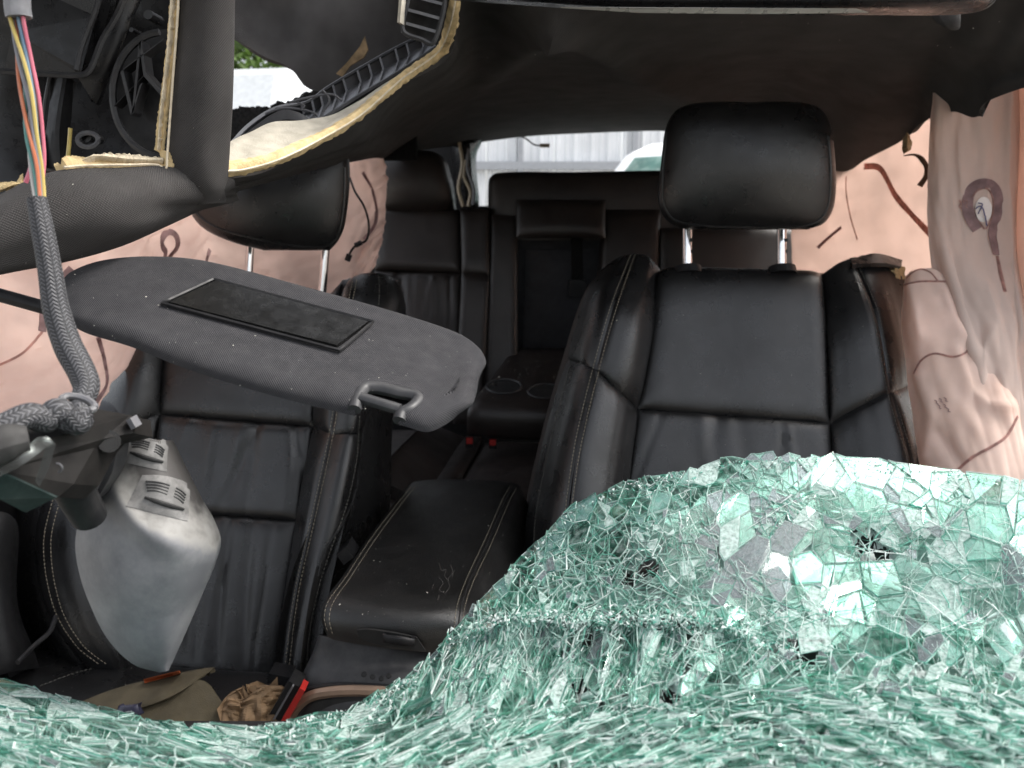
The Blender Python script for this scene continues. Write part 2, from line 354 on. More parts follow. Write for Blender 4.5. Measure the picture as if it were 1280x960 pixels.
# white metal fence behind the car
fe = thing('metal_fence', 'white corrugated metal fence standing behind the car, seen through the rear window', 'fence', (0, 9.5, 0))
def corr(x0, x1, z0, z1, Y):
    xs = np.linspace(x0, x1, int((x1 - x0) / .0125) + 1)
    prof = np.array([0, .0, .03, .03, .03, .0, .0, 0, 0, 0, 0, .012, .012, 0, 0, 0])
    ys = np.array([prof[i % 16] for i in range(len(xs))])
    G = np.array([[(x, Y - y, z) for x, y in zip(xs, ys)] for z in (z0, z1)])
    return G
for i in range(11):
    x0 = -1.9 + i * .8
    if i % 4 == 0: pass
    G = corr(x0, x0 + .79, .05, 3.4, 9.5 - .004 * (i % 2)); MB().grid(G, 0, G + np.array([0, .004, 0])).build('panel', FENCEM, fe, False)
for x in (-1.9, .10, 1.44, 4.3): MB().box((x, 9.44, 1.7), (.03, .03, 1.75)).build('post', FENCEPOST, fe, False)
for z, zz in ((.5, .05), (2.02, .045)): MB().box((2.5, 9.43, z), (4.4, .025, zz)).build('rail', FENCEPOST, fe, False)

# vehicles outside
def outer_vehicle(name, label, x, y, z0, L, W, H, hood, rz, cat, gt=.16, paint=None):
    t = thing(name, label, cat, (x, y, 0)); t.rotation_euler.z = 0
    c, s = math.cos(rz), math.sin(rz)
    def T(p): return (x + p[0]*c - p[1]*s, y + p[0]*s + p[1]*c, p[2])
    prof = [(-L/2, .45), (-L/2, .95), (-L/2 + hood, 1.12), (-L/2 + hood + .75, H - .08), (-L/2 + hood + 1.0, H), (L/2 - .25, H), (L/2, H - .35), (L/2, .45)]
    G = []
    for k, (yy, inn) in enumerate(((-W/2, .02), (-W/2 + .05, 0), (W/2 - .05, 0), (W/2, .02))):
        row = []
        for (a, h) in prof:
            nar = .14 * max(0, (h - 1.1)) / max(.3, H - 1.1)
            row.append(T((a, yy * (1 - nar / (W/2) if h > 1.15 else 1), h - (inn if h > 1 else 0))))
        G.append(row)
    mb = MB().grid(np.array(G)); n = len(prof)
    mb.f += [tuple(range(n)), tuple(3*n + i for i in range(n-1, -1, -1))]; mb.m += [0, 0]
    mb.build('body', paint or WHITEPAINT, t, False)
    def pane(nm, q, th=.012):
        q = np.array([T(p) for p in q]); nrm = np.cross(q[1]-q[0], q[2]-q[0]); nrm /= np.linalg.norm(nrm)
        ctr = np.array(T((0, 0, 1.0)));  nrm *= 1 if np.dot(nrm, q.mean(0) - ctr) > 0 else -1
        MB().slab(q - nrm * .004, nrm * th).build(nm, G_CAR, t, False)
    a0, a1 = -L/2 + hood + .08, -L/2 + hood + .70
    ft = min(1, (H - gt + .04 - 1.12) / (H - .20)) if gt > .2 else 1; a1 = a1 if ft == 1 else -L/2 + hood + .75 * (H - gt - 1.12) / (H - 1.20); zt = H - .12 if ft == 1 else H - gt
    pane('windscreen', [(a0, -W/2 + .14, 1.20), (a0, W/2 - .14, 1.20), (a1, W/2 - .24, zt), (a1, -W/2 + .24, zt)])
    for sd_ in (-1, 1):
        q = [(-L/2 + hood + .75, 1.2), (L/2 - .4, 1.2), (L/2 - .45, H - gt), (-L/2 + hood + 1.05, H - gt)]
        qq = []
        for a, h in q:
            nar = .14 * (h - 1.1) / max(.3, H - 1.1); qq.append((a, sd_ * (W/2) * (1 - nar / (W/2)) , h))
        pane('side_window', qq)
    for a in (-L/2 + .8, L/2 - .8):
        for sd_ in (-1, 1):
            an = np.linspace(0, 2*math.pi, 20, endpoint=False)
            MB().slab([T((a + .34*math.cos(q), sd_*(W/2 - .2), .34 + .34*math.sin(q))) for q in an], np.array(T((0, sd_*.22, 0))) - np.array(T((0, 0, 0)))).build('wheel', PLASTIC, t, False)
    return t
outer_vehicle('parked_suv', 'white parked car with greenish windscreen seen at the right end of the rear window', 1.62, 5.35, 0, 4.2, 1.85, 1.93, 1.0, R(48), 'car')
outer_vehicle('parked_van', 'pale silver van with a plain roof seen through the gap in the torn headliner', -2.0, 5.6, 0, 4.4, 1.9, 2.30, .7, R(80), 'van', .40, simple('silver_paint', (.50, .52, .53), .35, noise=.1, coat=.3))
# tree
tr = thing('broadleaf_tree', 'bright green leafy tree behind the silver van', 'tree', (-3.6, 10.5, 0))
mb = MB().tube([(-3.6, 10.5, 0), (-3.55, 10.5, 1.2), (-3.7, 10.45, 2.6)], [.16, .12, .07], 10, res=12)
for a, b in (((-3.55, 10.5, 1.3), (-4.6, 10.2, 3.0)), ((-3.6, 10.5, 1.8), (-2.7, 10.3, 3.2))): mb.tube([a, ((a[0]+b[0])/2, a[1], (a[2]+b[2])/2 + .1), b], [.07, .04, .02], 7, res=8)
mb.build('trunk', BARK, tr)
mb = MB()
for _ in range(10000):
    cl = random.choice([(-4.4, 10.2, 3.4, 1.0), (-3.4, 10.4, 3.9, 1.1), (-2.6, 10.4, 3.6, 1.0), (-3.2, 10.6, 4.6, 1.1), (-4.0, 10.3, 4.4, .8), (-3.1, 9.9, 3.0, .8)])
    d = rng.normal(size=3); d /= np.linalg.norm(d); p = np.array(cl[:3]) + d * cl[3] * rng.uniform(.4, 1) ** .5
    a = rng.normal(size=3); a /= np.linalg.norm(a); b = np.cross(a, rng.normal(size=3)); b /= np.linalg.norm(b); s_ = rng.uniform(.04, .09)
    mb.add([p - a*s_, p + b*s_*.45, p + a*s_, p - b*s_*.45], [(0, 1, 2, 3)])
mb.build('crown', LEAF, tr, False)

# ================================================================== CAR BODY
car = thing('wrecked_car', 'dark body of the wrecked car with crushed roof, enclosing the seats', 'car', (0, 1.6, 0))
MB().box((0, 1.7, .36), (.84, 1.5, .03)).build('floor_pan', CARPET, car, False)
for sx in (-1, 1):
    MB().box((sx * .87, 2.0, .68), (.03, 1.15, .34)).build('door_panel', PLASTIC, car, False)
    MB().box((sx * .84, 2.78, 1.32), (.025, .32, .34)).build('quarter_panel', PLASTIC, car, False)
patch('hatch_frame', PLASTIC, car, [[(430, 150, 2.75), (430, 280, 2.75)], [(572, 150, 2.75), (574, 280, 2.75)]], 6, 6, thick=.05, back='y')
G = np.array([[(x, y, 1.80 + .02 * math.sin(9 * x + 5 * y)) for x in np.linspace(-.88, -.12, 12)] for y in np.linspace(.42, 1.02, 10)])
MB().grid(G, 0, G + np.array([0, 0, .02])).build('roof_panel', GLOSSBLACK, car)  # unseen front roof piece, added to shade the left of the visor
# roof skin over the headliner
G = np.array([[(x, y, 1.775 + .03 * math.sin(3 * x + 2 * y) - .05 * max(0, x - .6)) for x in np.linspace(-.22, .86, 14)] for y in np.linspace(1.05, 3.05, 20)])
MB().grid(G, 0, G + np.array([0, 0, .025])).build('roof_panel', GLOSSBLACK, car)
MB().box((0, 3.02, .95), (.8, .03, .50)).build('tailgate', PLASTIC, car, False)
MB().box((0.2, .46, .90), (.72, .17, .05)).build('dashboard', PLASTIC, car, False)
G = np.array([[(x, y, 1.10 - .07 * ((.30 - y) / 1.3) ** 2 * 1.2 - .05 * (x / .8) ** 2 + .012 * math.sin(5*x + 3*y)) for x in np.linspace(-.82, .82, 24)] for y in np.linspace(-1.05, .29, 20)])
MB().grid(G, 0, G - np.array([0, 0, .02])).build('hood', GLOSSBLACK, car)  # unseen hood, added to darken bounce and reflections on the seats
for sx in (-1, 1): MB().box((sx * .85, -.35, .72), (.04, .7, .3)).build('fender', GLOSSBLACK, car, False)
# rear left pillar with bare wiring
pl = patch('rear_pillar', GLOSSBLACK, car, [[(566, 174, 2.62), (568, 215, 2.62), (574, 262, 2.62)], [(580, 172, 2.55), (582, 215, 2.55), (588, 262, 2.55)], [(604, 172, 2.62), (592, 192, 2.64), (597, 262, 2.64)]], 10, 16, thick=.04, back='y', key='pillar', puff=.015)
for pts, c in (([(574, 178), (578, 205), (573, 235), (579, 258)], 'cream'), ([(582, 200), (580, 220), (588, 240), (585, 258)], 'cream'), ([(586, 186), (584, 210), (592, 236), (591, 256)], 'grey')):
    MB().tube(PP([(x, y, 2.52) for x, y in pts]), .006, 6, res=24).build('pillar_wire', WIRECOL[c], pl)
MB().tube(PP([(640, 168, 2.72), (655, 172, 2.72), (668, 181, 2.70), (676, 182, 2.70)]), .003, 6, res=20).build('hanging_wire', WIRECOL['grey'], car)
MB().box(P(681, 182, 2.70), (.016, .008, .006)).build('wire_connector', WIRECOL['cream'], car, False)

# inner roof structure seen through the left cut-out
rs = patch('roof_frame', GLOSSBLACK, car, [[(-30, -40, 1.0), (-30, 120, 1.0), (-30, 260, .98)], [(60, -40, 1.02), (60, 110, 1.04), (60, 250, 1.0)], [(140, -40, 1.05), (140, 110, 1.06), (140, 240, 1.02)], [(240, -40, 1.08), (240, 110, 1.05), (240, 235, 1.0)]], 30, 30, thick=.02, key='rframe',
           fn=lambda u, v: .008 * vnoise(np.stack([u*1.2, v*1.2], -1), 4))
mb = MB()   # stepped plate
mb.slab(PP([(30, -20, .93), (128, -20, .95), (120, 20, .95), (102, 88, .94), (98, 92, .94), (5, 90, .92), (15, 40, .92)]), (0, .03, .01)); mb.build('roof_bracket', GLOSSBLACK, car, False)
MB().tube(PP([(2, 89, .915), (50, 92, .92), (100, 94, .925), (112, 88, .93), (128, 50, .94), (150, 12, .95), (158, -20, .95)]), .0035, 6, res=40).build('bracket_lip', DARKGREY, car)
MB().tube(PP([(125, -5, .935), (118, 18, .93), (102, 60, .925), (96, 88, .92)]), .003, 6, res=20).build('bracket_lip', DARKGREY, car)
patch('roof_gusset', GLOSSBLACK, car, [[(160, -20, .97), (115, 70, .96), (96, 95, .96)], [(178, -20, .985), (150, 60, .97), (120, 130, .97)], [(186, -20, .99), (152, 58, .98), (126, 130, .98)]], 10, 16, thick=.01)
dc = (205, 118, 1.0)
mb = MB(); an = np.linspace(R(95), R(268), 40)
mb.tube(PP([(dc[0] + 64*math.cos(a), dc[1] - 78*math.sin(a), .935) for a in an]), .004, 6); mb.build('disc_rim', DARKGREY, car)
mb = MB()
for a, b in (((175, 52), (166, 142)), ((152, 88), (203, 50)), ((152, 88), (165, 142)), ((144, 131), (181, 93)), ((175, 52), (181, 93)), ((181, 93), (203, 118)), ((165, 142), (176, 105))):
    q = PP([(a[0], a[1], .93), (b[0], b[1], .93)]); q2 = q + np.array([0, .02, 0]); d = np.array([.0016, 0, .0016])
    mb.hexa([q[0]-d, q[1]-d, q[1]+d, q[0]+d], [q2[0]-d, q2[1]-d, q2[1]+d, q2[0]+d])
mb.build('disc_ribs', DARKGREY, car, False)
patch('disc', PLASTIC, car, [[(144, 118, .955), (145, 130, .955)], [(160, 60, .96), (160, 180, .96)], [(190, 40, .96), (185, 205, .96)], [(225, 35, .96), (225, 210, .96)]], 12, 12, thick=.01)
for x, y in ((185, 18), (108, 172), (164, 37)):
    an = np.linspace(0, 2*math.pi, 12, endpoint=False); r_ = 6 if x != 164 else 3
    MB().slab(PP([(x + r_*math.cos(a), y + r_*math.sin(a), .955) for a in an]), (0, .03, 0)).build('bolt', GLOSSBLACK, car, False)
an = np.linspace(0, 2*math.pi, 20); MB().tube(PP([(110 + 13*math.cos(a), 175 + 9*math.sin(a), .95) for a in an]), .003, 6).build('washer_ring', GREYPL, car)
MB().tube(PP([(88, 160, .93), (86, 185, .93), (83, 212, .92)]), .0022, 6, res=12).build('yellow_wire', WIRECOL['yellow'], car)
MB().tube(PP([(62, 96, .94), (56, 130, .94), (52, 180, .94)]), .002, 6, res=12).build('clip_wire', DARKGREY, car)
patch('roof_beam', PLASTIC, car, [[(66, 95, .96), (58, 160, .95), (50, 215, .95)], [(82, 95, .95), (72, 160, .94), (76, 212, .94)], [(92, 95, .97), (88, 160, .96), (76, 214, .96)]], 8, 12, thick=.02)

# ================================================================== HEADLINER
def projA(G):
    d = G - CAM; f = d[..., 1]*CP - d[..., 2]*SP; u = d[..., 1]*SP + d[..., 2]*CP
    return 640 + F*d[..., 0]/f, 480 - F*u/f
def creases(lst):
    '''soft ridges of the cloth along polylines; each (points, width in px, height)'''
    def f(G):
        x, y = projA(G); o = np.zeros(x.shape)
        for p, wd, amp in lst:
            dm = np.full(x.shape, 1e9)
            for (x0, y0), (x1, y1) in zip(p[:-1], p[1:]):
                dx, dy = x1-x0, y1-y0; t = np.clip(((x-x0)*dx + (y-y0)*dy) / (dx*dx + dy*dy), 0, 1)
                dm = np.minimum(dm, np.hypot(x - x0 - t*dx, y - y0 - t*dy))
            o += amp / (1 + (dm / wd) ** 2)
        return o
    return f
hl = thing('headliner', 'torn black cloth headliner sagging from the roof, with tan foam at its cut edges', 'headliner', P(640, 60, 1.5))
main = [[(282, 224, .86), (287, 232, .90), (290, 243, .96)], [(335, 214, .90), (340, 219, 1.0), (345, 224, 1.1)], [(430, 163, 1.0), (433, 180, 1.15), (437, 198, 1.40)],
        [(500, 104, 1.08), (495, 148, 1.6), (490, 188, 2.1)], [(560, 64, 1.12), (565, 120, 1.75), (572, 180, 2.6)], [(583, -40, .99), (628, 70, 1.42), (650, 171, 2.72)],
        [(690, -40, .99), (700, 28, 1.16), (730, 167, 2.78)], [(850, -40, .99), (850, 70, 1.42), (836, 163, 2.75)], [(1000, -40, .99), (960, 100, 1.65), (905, 170, 2.5)], [(1040, -40, .99), (1010, 105, 1.60), (980, 196, 2.25)],
        [(1110, -40, 1.0), (1060, 105, 1.52), (1045, 219, 2.0)], [(1150, -40, 1.0), (1110, 100, 1.42), (1085, 198, 1.83)], [(1210, -40, 1.0), (1160, 80, 1.32), (1130, 174, 1.66)], [(1240, -40, 1.0), (1185, 75, 1.25), (1150, 155, 1.52)], [(1262, -30, 1.0), (1210, 75, 1.2), (1172, 145, 1.42)],
        [(1280, -20, 1.0), (1235, 75, 1.18), (1192, 140, 1.34)], [(1300, 0, 1.0), (1255, 80, 1.15), (1217, 147, 1.27)], [(1320, 20, 1.02), (1270, 80, 1.13), (1229, 129, 1.22)], [(1380, 30, 1.0), (1330, 70, 1.05), (1290, 105, 1.1)]]
patch('liner_panel', LINER, hl, main, 220, 120, thick=.008, key='liner', post=creases([([(692, 18), (740, 45), (800, 85), (900, 128)], 16, .026), ([(688, 18), (600, 90), (470, 180)], 20, .026), ([(1000, 40), (1120, 30), (1260, 60)], 20, .008)]), fn=lambda u, v: .004 * vnoise(np.stack([u*3, v*2], -1), 2))
band = [[(-40, 262, .66), (-40, 300, .65), (-40, 352, .66)], [(0, 246, .68), (0, 290, .66), (0, 342, .68)], [(75, 216, .72), (80, 265, .69), (80, 325, .72)], [(150, 212, .76), (155, 255, .73), (165, 300, .77)], [(215, 210, .80), (225, 235, .79), (235, 264, .86)], [(285, 215, .855), (288, 226, .87), (292, 243, .96)]]
patch('liner_panel', LINER, hl, band, 50, 24, thick=.008, puff=.012, ew=.3, edges='tb', key='liner', fn=lambda u, v: .003 * vnoise(np.stack([u*2, v*2], -1), 3))
strip = [[(228, -40, .80), (222, 60, .80), (212, 150, .80), (206, 216, .80), (208, 250, .83)], [(260, -40, .79), (256, 60, .785), (250, 150, .785), (250, 222, .797), (250, 250, .825)], [(294, -40, .81), (293, 60, .80), (290, 150, .81), (284, 225, .855), (282, 250, .90)]]
patch('liner_strip', LINER, hl, strip, 20, 30, thick=.008, puff=.006, ew=.3, edges='lr', key='liner')
def foam(a, b, m=FOAM, n=70, th=.007, seed=0, wob=.0006, nm='foam_edge'):
    A = cr(PP(a), n); B = cr(PP(b), n); r = np.random.default_rng(seed)
    G = np.stack([A, A*.65 + B*.35, A*.35 + B*.65, B]); nn, _ = normals(G)
    G += nn * (np.array([-.002, .002, .0022, -.002])[:, None] + r.normal(0, wob * .4, (4, n)))[..., None]
    G[0] += r.normal(0, wob, (n, 3)); G[3] += r.normal(0, wob * .5, (n, 3))
    o = MB().grid(G, 0, G - nn * th).build(nm, m, hl); return G
g1 = foam([(229, -40, .795), (222, 60, .795), (212, 140, .795), (206, 196, .795)], [(220, -40, .79), (213, 60, .79), (203, 140, .79), (198, 188, .79)], seed=1)
foam([(221, -40, .788), (213, 60, .788), (203, 140, .788), (199, 188, .788)], [(214, -40, .788), (208, 60, .788), (200, 140, .788), (197, 186, .788)], FOAMPALE, seed=2, wob=.0006, nm='foam_fuzz')
foam([(72, 216, .715), (100, 214, .735), (160, 216, .765), (212, 215, .79)], [(85, 210, .715), (105, 200, .735), (160, 202, .765), (206, 203, .79)], seed=3)
foam([(104, 200, .738), (120, 192, .742), (160, 192, .765), (203, 196, .788)], [(104, 204, .736), (120, 198, .74), (160, 203, .763), (204, 204, .786)], FOAMPALE, seed=4, wob=.0006, nm='foam_fuzz')
foam([(-30, 248, .67), (0, 241, .68), (20, 234, .69), (60, 228, .71), (75, 216, .715)], [(-30, 235, .67), (0, 229, .68), (16, 226, .69), (30, 230, .695), (66, 216, .713)], seed=5)
foam([(212, 215, .785), (216, 205, .787), (214, 190, .79)], [(200, 208, .785), (203, 203, .787), (198, 188, .79)], n=12, seed=6)
fo = [(277, 222, .842), (300, 221, .862), (345, 208, .89), (400, 182, .95), (450, 152, .995), (505, 105, 1.06), (550, 72, 1.10), (566, 45, 1.05), (577, 0, 1.0), (581, -40, .985)]
fi = [(283, 206, .842), (310, 203, .862), (350, 192, .89), (400, 167, .95), (450, 137, .995), (500, 92, 1.06), (543, 60, 1.10), (553, 38, 1.05), (562, 0, 1.0), (566, -40, .985)]
foam(fo, fi, n=110, seed=8, wob=.0008)
mid = [(a[0]*.5+b[0]*.5, a[1]*.5+b[1]*.5, a[2]-.006) for a, b in zip(fo, fi)]
MB().tube(PP(mid), .0013, 5, res=80).build('foam_glue_line', FOAMPALE, hl)
MB().tube(PP([(80, 209, .708), (105, 207, .728), (160, 206, .757), (196, 206, .78), (207, 211, .78), (209, 195, .782), (216, 100, .786), (222, 20, .786), (224, -30, .787)]), .0012, 5, res=80).build('foam_glue_line', FOAMPALE, hl)
# cream felt on the back of the liner, inside the cut-out
patch('felt_backing', PAD, hl, [[(284, 178, .90), (281, 215, .85)], [(310, 165, .94), (300, 208, .87)], [(345, 152, .98), (335, 200, .895)], [(385, 152, 1.0), (380, 180, .94)], [(420, 140, 1.02), (420, 158, .975)], [(450, 124, 1.04), (452, 140, 1.0)], [(500, 92, 1.08), (502, 96, 1.06)]], 50, 12, thick=.006, key='felt', fn=lambda u, v: .003 * vnoise(np.stack([u*3, v], -1), 9))
patch('felt_backing', PAD, hl, [[(503, -30, .99), (502, 0, .99), (500, 28, .99)], [(509, -30, 1.0), (509, 0, 1.0), (506, 32, 1.0)]], 6, 10, thick=.004)
# ribbed trim channel
rt = thing('ribbed_trim', 'grey ribbed plastic trim piece lying in the torn headliner opening', 'trim', P(430, 120, 1.1))
top = [(286, 186, 1.02), (312, 158, 1.05), (345, 137, 1.08), (385, 128, 1.11), (410, 110, 1.13), (450, 86, 1.16), (500, 58, 1.19), (540, 40, 1.21)]
bot = [(288, 192, 1.0), (320, 163, 1.03), (350, 143, 1.05), (384, 155, 1.04), (405, 148, 1.055), (450, 120, 1.09), (500, 90, 1.12), (545, 60, 1.14)]
TG = np.stack([cr(PP(top), 60), cr(PP([(a[0]*.5+b[0]*.5, a[1]*.5+b[1]*.5, a[2]*.5+b[2]*.5+.05) for a, b in zip(top, bot)]), 60), cr(PP(bot), 60)])
nn, _ = normals(TG); TRIMGREY = simple('lit_trim_grey', (.26, .26, .275), .55, noise=.12)  # channel paler than its ribs, the lit inside put into the colour
MB().grid(TG, 0, TG - nn*.004).build('channel', TRIMGREY, rt)
MB().tube(PP([(a, b, c - .004) for a, b, c in top[2:]]), .0026, 6, res=50).build('channel_lip', DARKGREY, rt)
MB().tube(PP([(a, b, c - .004) for a, b, c in bot]), .0034, 6, res=60).build('channel_lip', DARKGREY, rt)
patch('arch_wall', DARKGREY, rt, [[(286, 186, .99), (287, 194, .985)], [(318, 158, 1.01), (322, 168, 1.0)], [(350, 138, 1.02), (352, 150, 1.01)], [(372, 140, 1.02), (378, 152, 1.01)], [(392, 152, 1.02), (394, 158, 1.01)]], 30, 6, thick=.004)
for k in range(11):
    i = 22 + int(k * 3.4); a, c, b = TG[0, i], TG[1, i], TG[2, max(0, i - 2)]
    w_ = np.array([.0015, 0, .0004]); lift = (CAM - c) / np.linalg.norm(CAM - c) * .035
    MB().hexa([a - w_, a + w_, c + w_, c - w_], [a - w_ + .2*lift, a + w_ + .2*lift, c + w_ + lift, c - w_ + lift]).build('rib', GREYPL, rt, False)
    MB().hexa([c - w_, c + w_, b + w_, b - w_], [c - w_ + lift, c + w_ + lift, b + w_ + .2*lift, b - w_ + .2*lift]).build('rib', GREYPL, rt, False)
for pts in ([(362, 128), (385, 122), (415, 118), (428, 126)], [(330, 143), (355, 135), (390, 140), (400, 148)], [(372, 128), (380, 132), (376, 138)], [(403, 112), (412, 125), (404, 140)]):
    MB().tube(PP([(x, y, 1.07) for x, y in pts]), .0016, 5, res=16).build('rib', GREYPL, rt)
# upper block with four ribs
ub = thing('ribbed_block', 'short grey ribbed plastic block at the top of the torn opening', 'trim', P(530, 20, 1.0))
bk = patch('block_plate', DARKGREY, ub, [[(512, -40, 1.02), (508, 0, 1.02), (503, 40, 1.02)], [(535, -40, 1.03), (532, 0, 1.03), (528, 48, 1.03)], [(562, -40, 1.02), (556, 0, 1.02), (540, 54, 1.02)]], 8, 10, thick=.006)
for y0 in (-24, -6, 12, 29):
    q = PP([(511 - .12*y0, y0, 1.0), (556 - .2*y0, y0 + 12, 1.0)]); q2 = PP([(511 - .12*y0, y0, 1.022), (556 - .2*y0, y0 + 12, 1.022)]); d = np.array([0, 0, .0018])
    MB().hexa([q[0]-d, q[1]-d, q[1]+d, q[0]+d], [q2[0]-d, q2[1]-d, q2[1]+d, q2[0]+d]).build('rib', GREYPL, ub, False)
MB().tube(PP([(514, -40, 1.0), (510, 0, 1.0), (504, 38, 1.0), (528, 50, 1.0), (541, 54, 1.0), (553, 20, 1.0), (558, -10, 1.0), (563, -40, 1.0)]), .003, 6, res=60).build('block_rim', DARKGREY, ub)
# dark flap behind the opening with a torn tan patch, and window rubber
fl = patch('liner_flap', LINER, hl, [[(285, -60, 1.5), (288, 20, 1.5), (292, 48, 1.5)], [(330, -60, 1.5), (330, 20, 1.52), (328, 70, 1.5)], [(365, -60, 1.5), (365, 30, 1.52), (362, 84, 1.5)], [(400, -60, 1.5), (400, 50, 1.5), (388, 112, 1.5)], [(470, -60, 1.5), (470, 30, 1.5), (470, 120, 1.5)], [(600, -60, 1.5), (600, 30, 1.5), (600, 100, 1.5)]], 40, 20, thick=.01, key='flap', fn=lambda u, v: .012 * vnoise(np.stack([u*1.5, v], -1), 6))
mb = MB(); mb.slab(PP([(420, 92, 1.45), (432, 80, 1.45), (450, 58, 1.45), (456, 45, 1.45), (460, 62, 1.45), (455, 72, 1.45), (438, 82, 1.45), (428, 96, 1.45)]), (0, .004, 0)); mb.build('torn_felt', simple('torn_tan_felt', (.22, .15, .08), .95, noise=.4, nscale=60), fl, False)
G = surf([[(285, 136, 1.9), (285, 200, 1.9)], [(330, 132, 1.9), (330, 200, 1.9)], [(370, 122, 1.9), (375, 200, 1.9)], [(420, 90, 1.9), (420, 200, 1.9)], [(520, 60, 1.9), (520, 200, 1.9)]], 80, 10)
G[0] += np.random.default_rng(3).normal(0, .003, G[0].shape)
MB().grid(G, 0, G + np.array([0, .03, 0])).build('window_rail', CARPET, car)

# sunroof edge along the top of the picture
sr = thing('sunroof_shade', 'dark sunroof shade edge along the roof above the driver seat', 'sunroof shade', P(940, 0, .95))
patch('shade_bar', GLOSSBLACK, sr, [[(560, -30, .86), (560, -12, .86), (562, 0, .9)], [(640, -40, .84), (640, -6, .85), (645, 6, .9)], [(770, -40, .84), (770, 2, .85), (770, 14, .9)], [(950, -40, .84), (950, 3, .85), (950, 18, .9)], [(1090, -40, .84), (1090, 3, .85), (1090, 19, .9)], [(1200, -40, .84), (1200, 0, .85), (1200, 18, .9)], [(1240, -40, .84), (1240, -8, .85), (1238, 8, .9)], [(1258, -60, .84), (1258, -40, .85), (1256, -20, .9)]], 60, 12, thick=.012, smooth=True)
MB().slab(PP([(700, 8.5, .848), (780, 9.5, .846), (900, 10, .846), (1070, 10.5, .846), (1086, 15, .85), (950, 16.5, .852), (800, 15, .852)]), (0, .002, -.0005)).build('edge_light_line', simple('pale_strip', (.62, .60, .56), .3, noise=.1, metal=.4), sr, False)  # pale strip stands in for a line of light at the edge
MB().tube(PP([(1180, 8, 1.0), (1188, 24, .99), (1196, 34, 1.0)]), [.016, .012, .004], 12, res=10).build('shade_knob', LINER, sr)

# ================================================================== SEATS
def sy(py, off=0.):
    t = math.tan(math.atan((480 - py) / F) - PITCH); return 1.4396 / (1 - .43 * t) + off
def C(pts, off=0.): return [(x, y, sy(y, (o[0] if o else 0) + off)) for x, y, *o in pts]
def wr(seed, amp, k=5):
    r = np.random.default_rng(seed); c = r.uniform(.08, .92, k); s_ = r.uniform(.012, .04, k); a = r.uniform(.4, 1, k) * r.choice([-1, 1], k); sl = r.uniform(-.2, .2, k); v0 = r.uniform(0, .5, k); v1 = r.uniform(.4, 1, k)
    def f(u, v):
        o = 0 * u
        for i in range(k): o = o + a[i] * np.exp(-((u - c[i] - sl[i] * v) / s_[i]) ** 2) * np.exp(-((v - v0[i]) / v1[i]) ** 2)
        return amp * (o + .6 * vnoise(np.stack([u, v], -1), seed))
    return f
def headrest(parent, rows, Y, name='headrest', key=None, bulge=.07, m=None):
    """rows: (py, xl, xr); rounded cushion"""
    cols = [[(xl + (xr - xl) * f, y, Y) for y, xl, xr in rows] for f in np.linspace(0, 1, 9)]
    G = surf(cols, 44, 40, puff=bulge, ew=.62)
    c = G.reshape(-1, 3).mean(0); B = c + (surf(cols, 44, 40) - c) * np.array([.86, 1, .9]) + np.array([0, .07, 0])
    o = MB().grid(G, 0, B).build(name, m or LEATHER, parent)
    if key: FRONT.setdefault(key, []).append(G)
    return o
# ---- driver seat
ds = thing('driver_seat', 'black leather front seat under the raised headrest, behind the broken windscreen glass', 'car seat', (.41, 1.2, .36))
headrest(ds, [(128, 885, 985), (131, 860, 1012), (139, 844, 1028), (160, 832, 1038), (205, 826, 1043), (240, 822, 1044), (264, 826, 1040), (279, 838, 1030), (287, 858, 1010)], 1.36, key='dh')
hr_o = [o for o in ds.children if o.name.startswith('headrest')][0]
groove('piping', [(834, 165), (829, 220), (830, 255), (842, 274), (870, 281), (930, 284), (1000, 283), (1026, 273), (1036, 252), (1038, 210), (1035, 170)], 'dh', hr_o, LEATHER, .0022, 90)
for x in (859, 977):
    MB().tube(PP([(x, 280, 1.43), (x, 345, 1.415)]), .0085, 14, res=6).build('headrest_post', CHROME, ds)
    MB().tube(PP([(x, 334, 1.415), (x + .5, 343, 1.41)]), [.024, .026], 16, res=3).build('post_guide', PLASTIC, ds)
    for yy in (300, 314): MB().box(P(x + 5, yy, 1.42), (.0022, .004, .003)).build('post_notch', PLASTIC, ds, False)
D = 'drv'
patch('backrest_panel', LEATHER, ds, [C([(825, 338, .05), (822, 350, .005), (812, 430), (797, 511)]), C([(925, 340, .04), (925, 350, .0), (920, 430), (918, 520)]), C([(1026, 344, .05), (1029, 356, .005), (1034, 430), (1038, 529)])], 40, 40, thick=.06, puff=.011, ew=.10, key=D, fn=lambda u, v: .003 * vnoise(np.stack([u, v], -1), 12))
patch('backrest_panel', LEATHER, ds, [C([(797, 511), (785, 600), (776, 720)]), C([(918, 520), (912, 600), (910, 720)]), C([(1038, 529), (1041, 600), (1044, 720)])], 60, 40, thick=.06, puff=.011, ew=.10, key=D, fn=wr(5, .0036, 7))
iL = [(826, 339), (812, 430), (797, 511), (785, 600), (776, 720)]
sL = [(792, 315), (768, 380), (745, 462), (722, 560), (708, 660), (704, 720)]
oL = [(781, 316), (742, 362), (713, 450), (684, 550), (664, 650), (661, 720)]
patch('side_bolster', LEATHER, ds, [C([(794, 317, .03), (768, 380, -.05), (745, 463, -.05)]), C([(810, 321, .03), (792, 400, -.045), (772, 488, -.045)]), C([(826, 338, .05), (812, 430, .0), (797, 511)])], 20, 30, thick=.05, puff=.010, ew=.16, key=D, fn=wr(6, .001, 3))
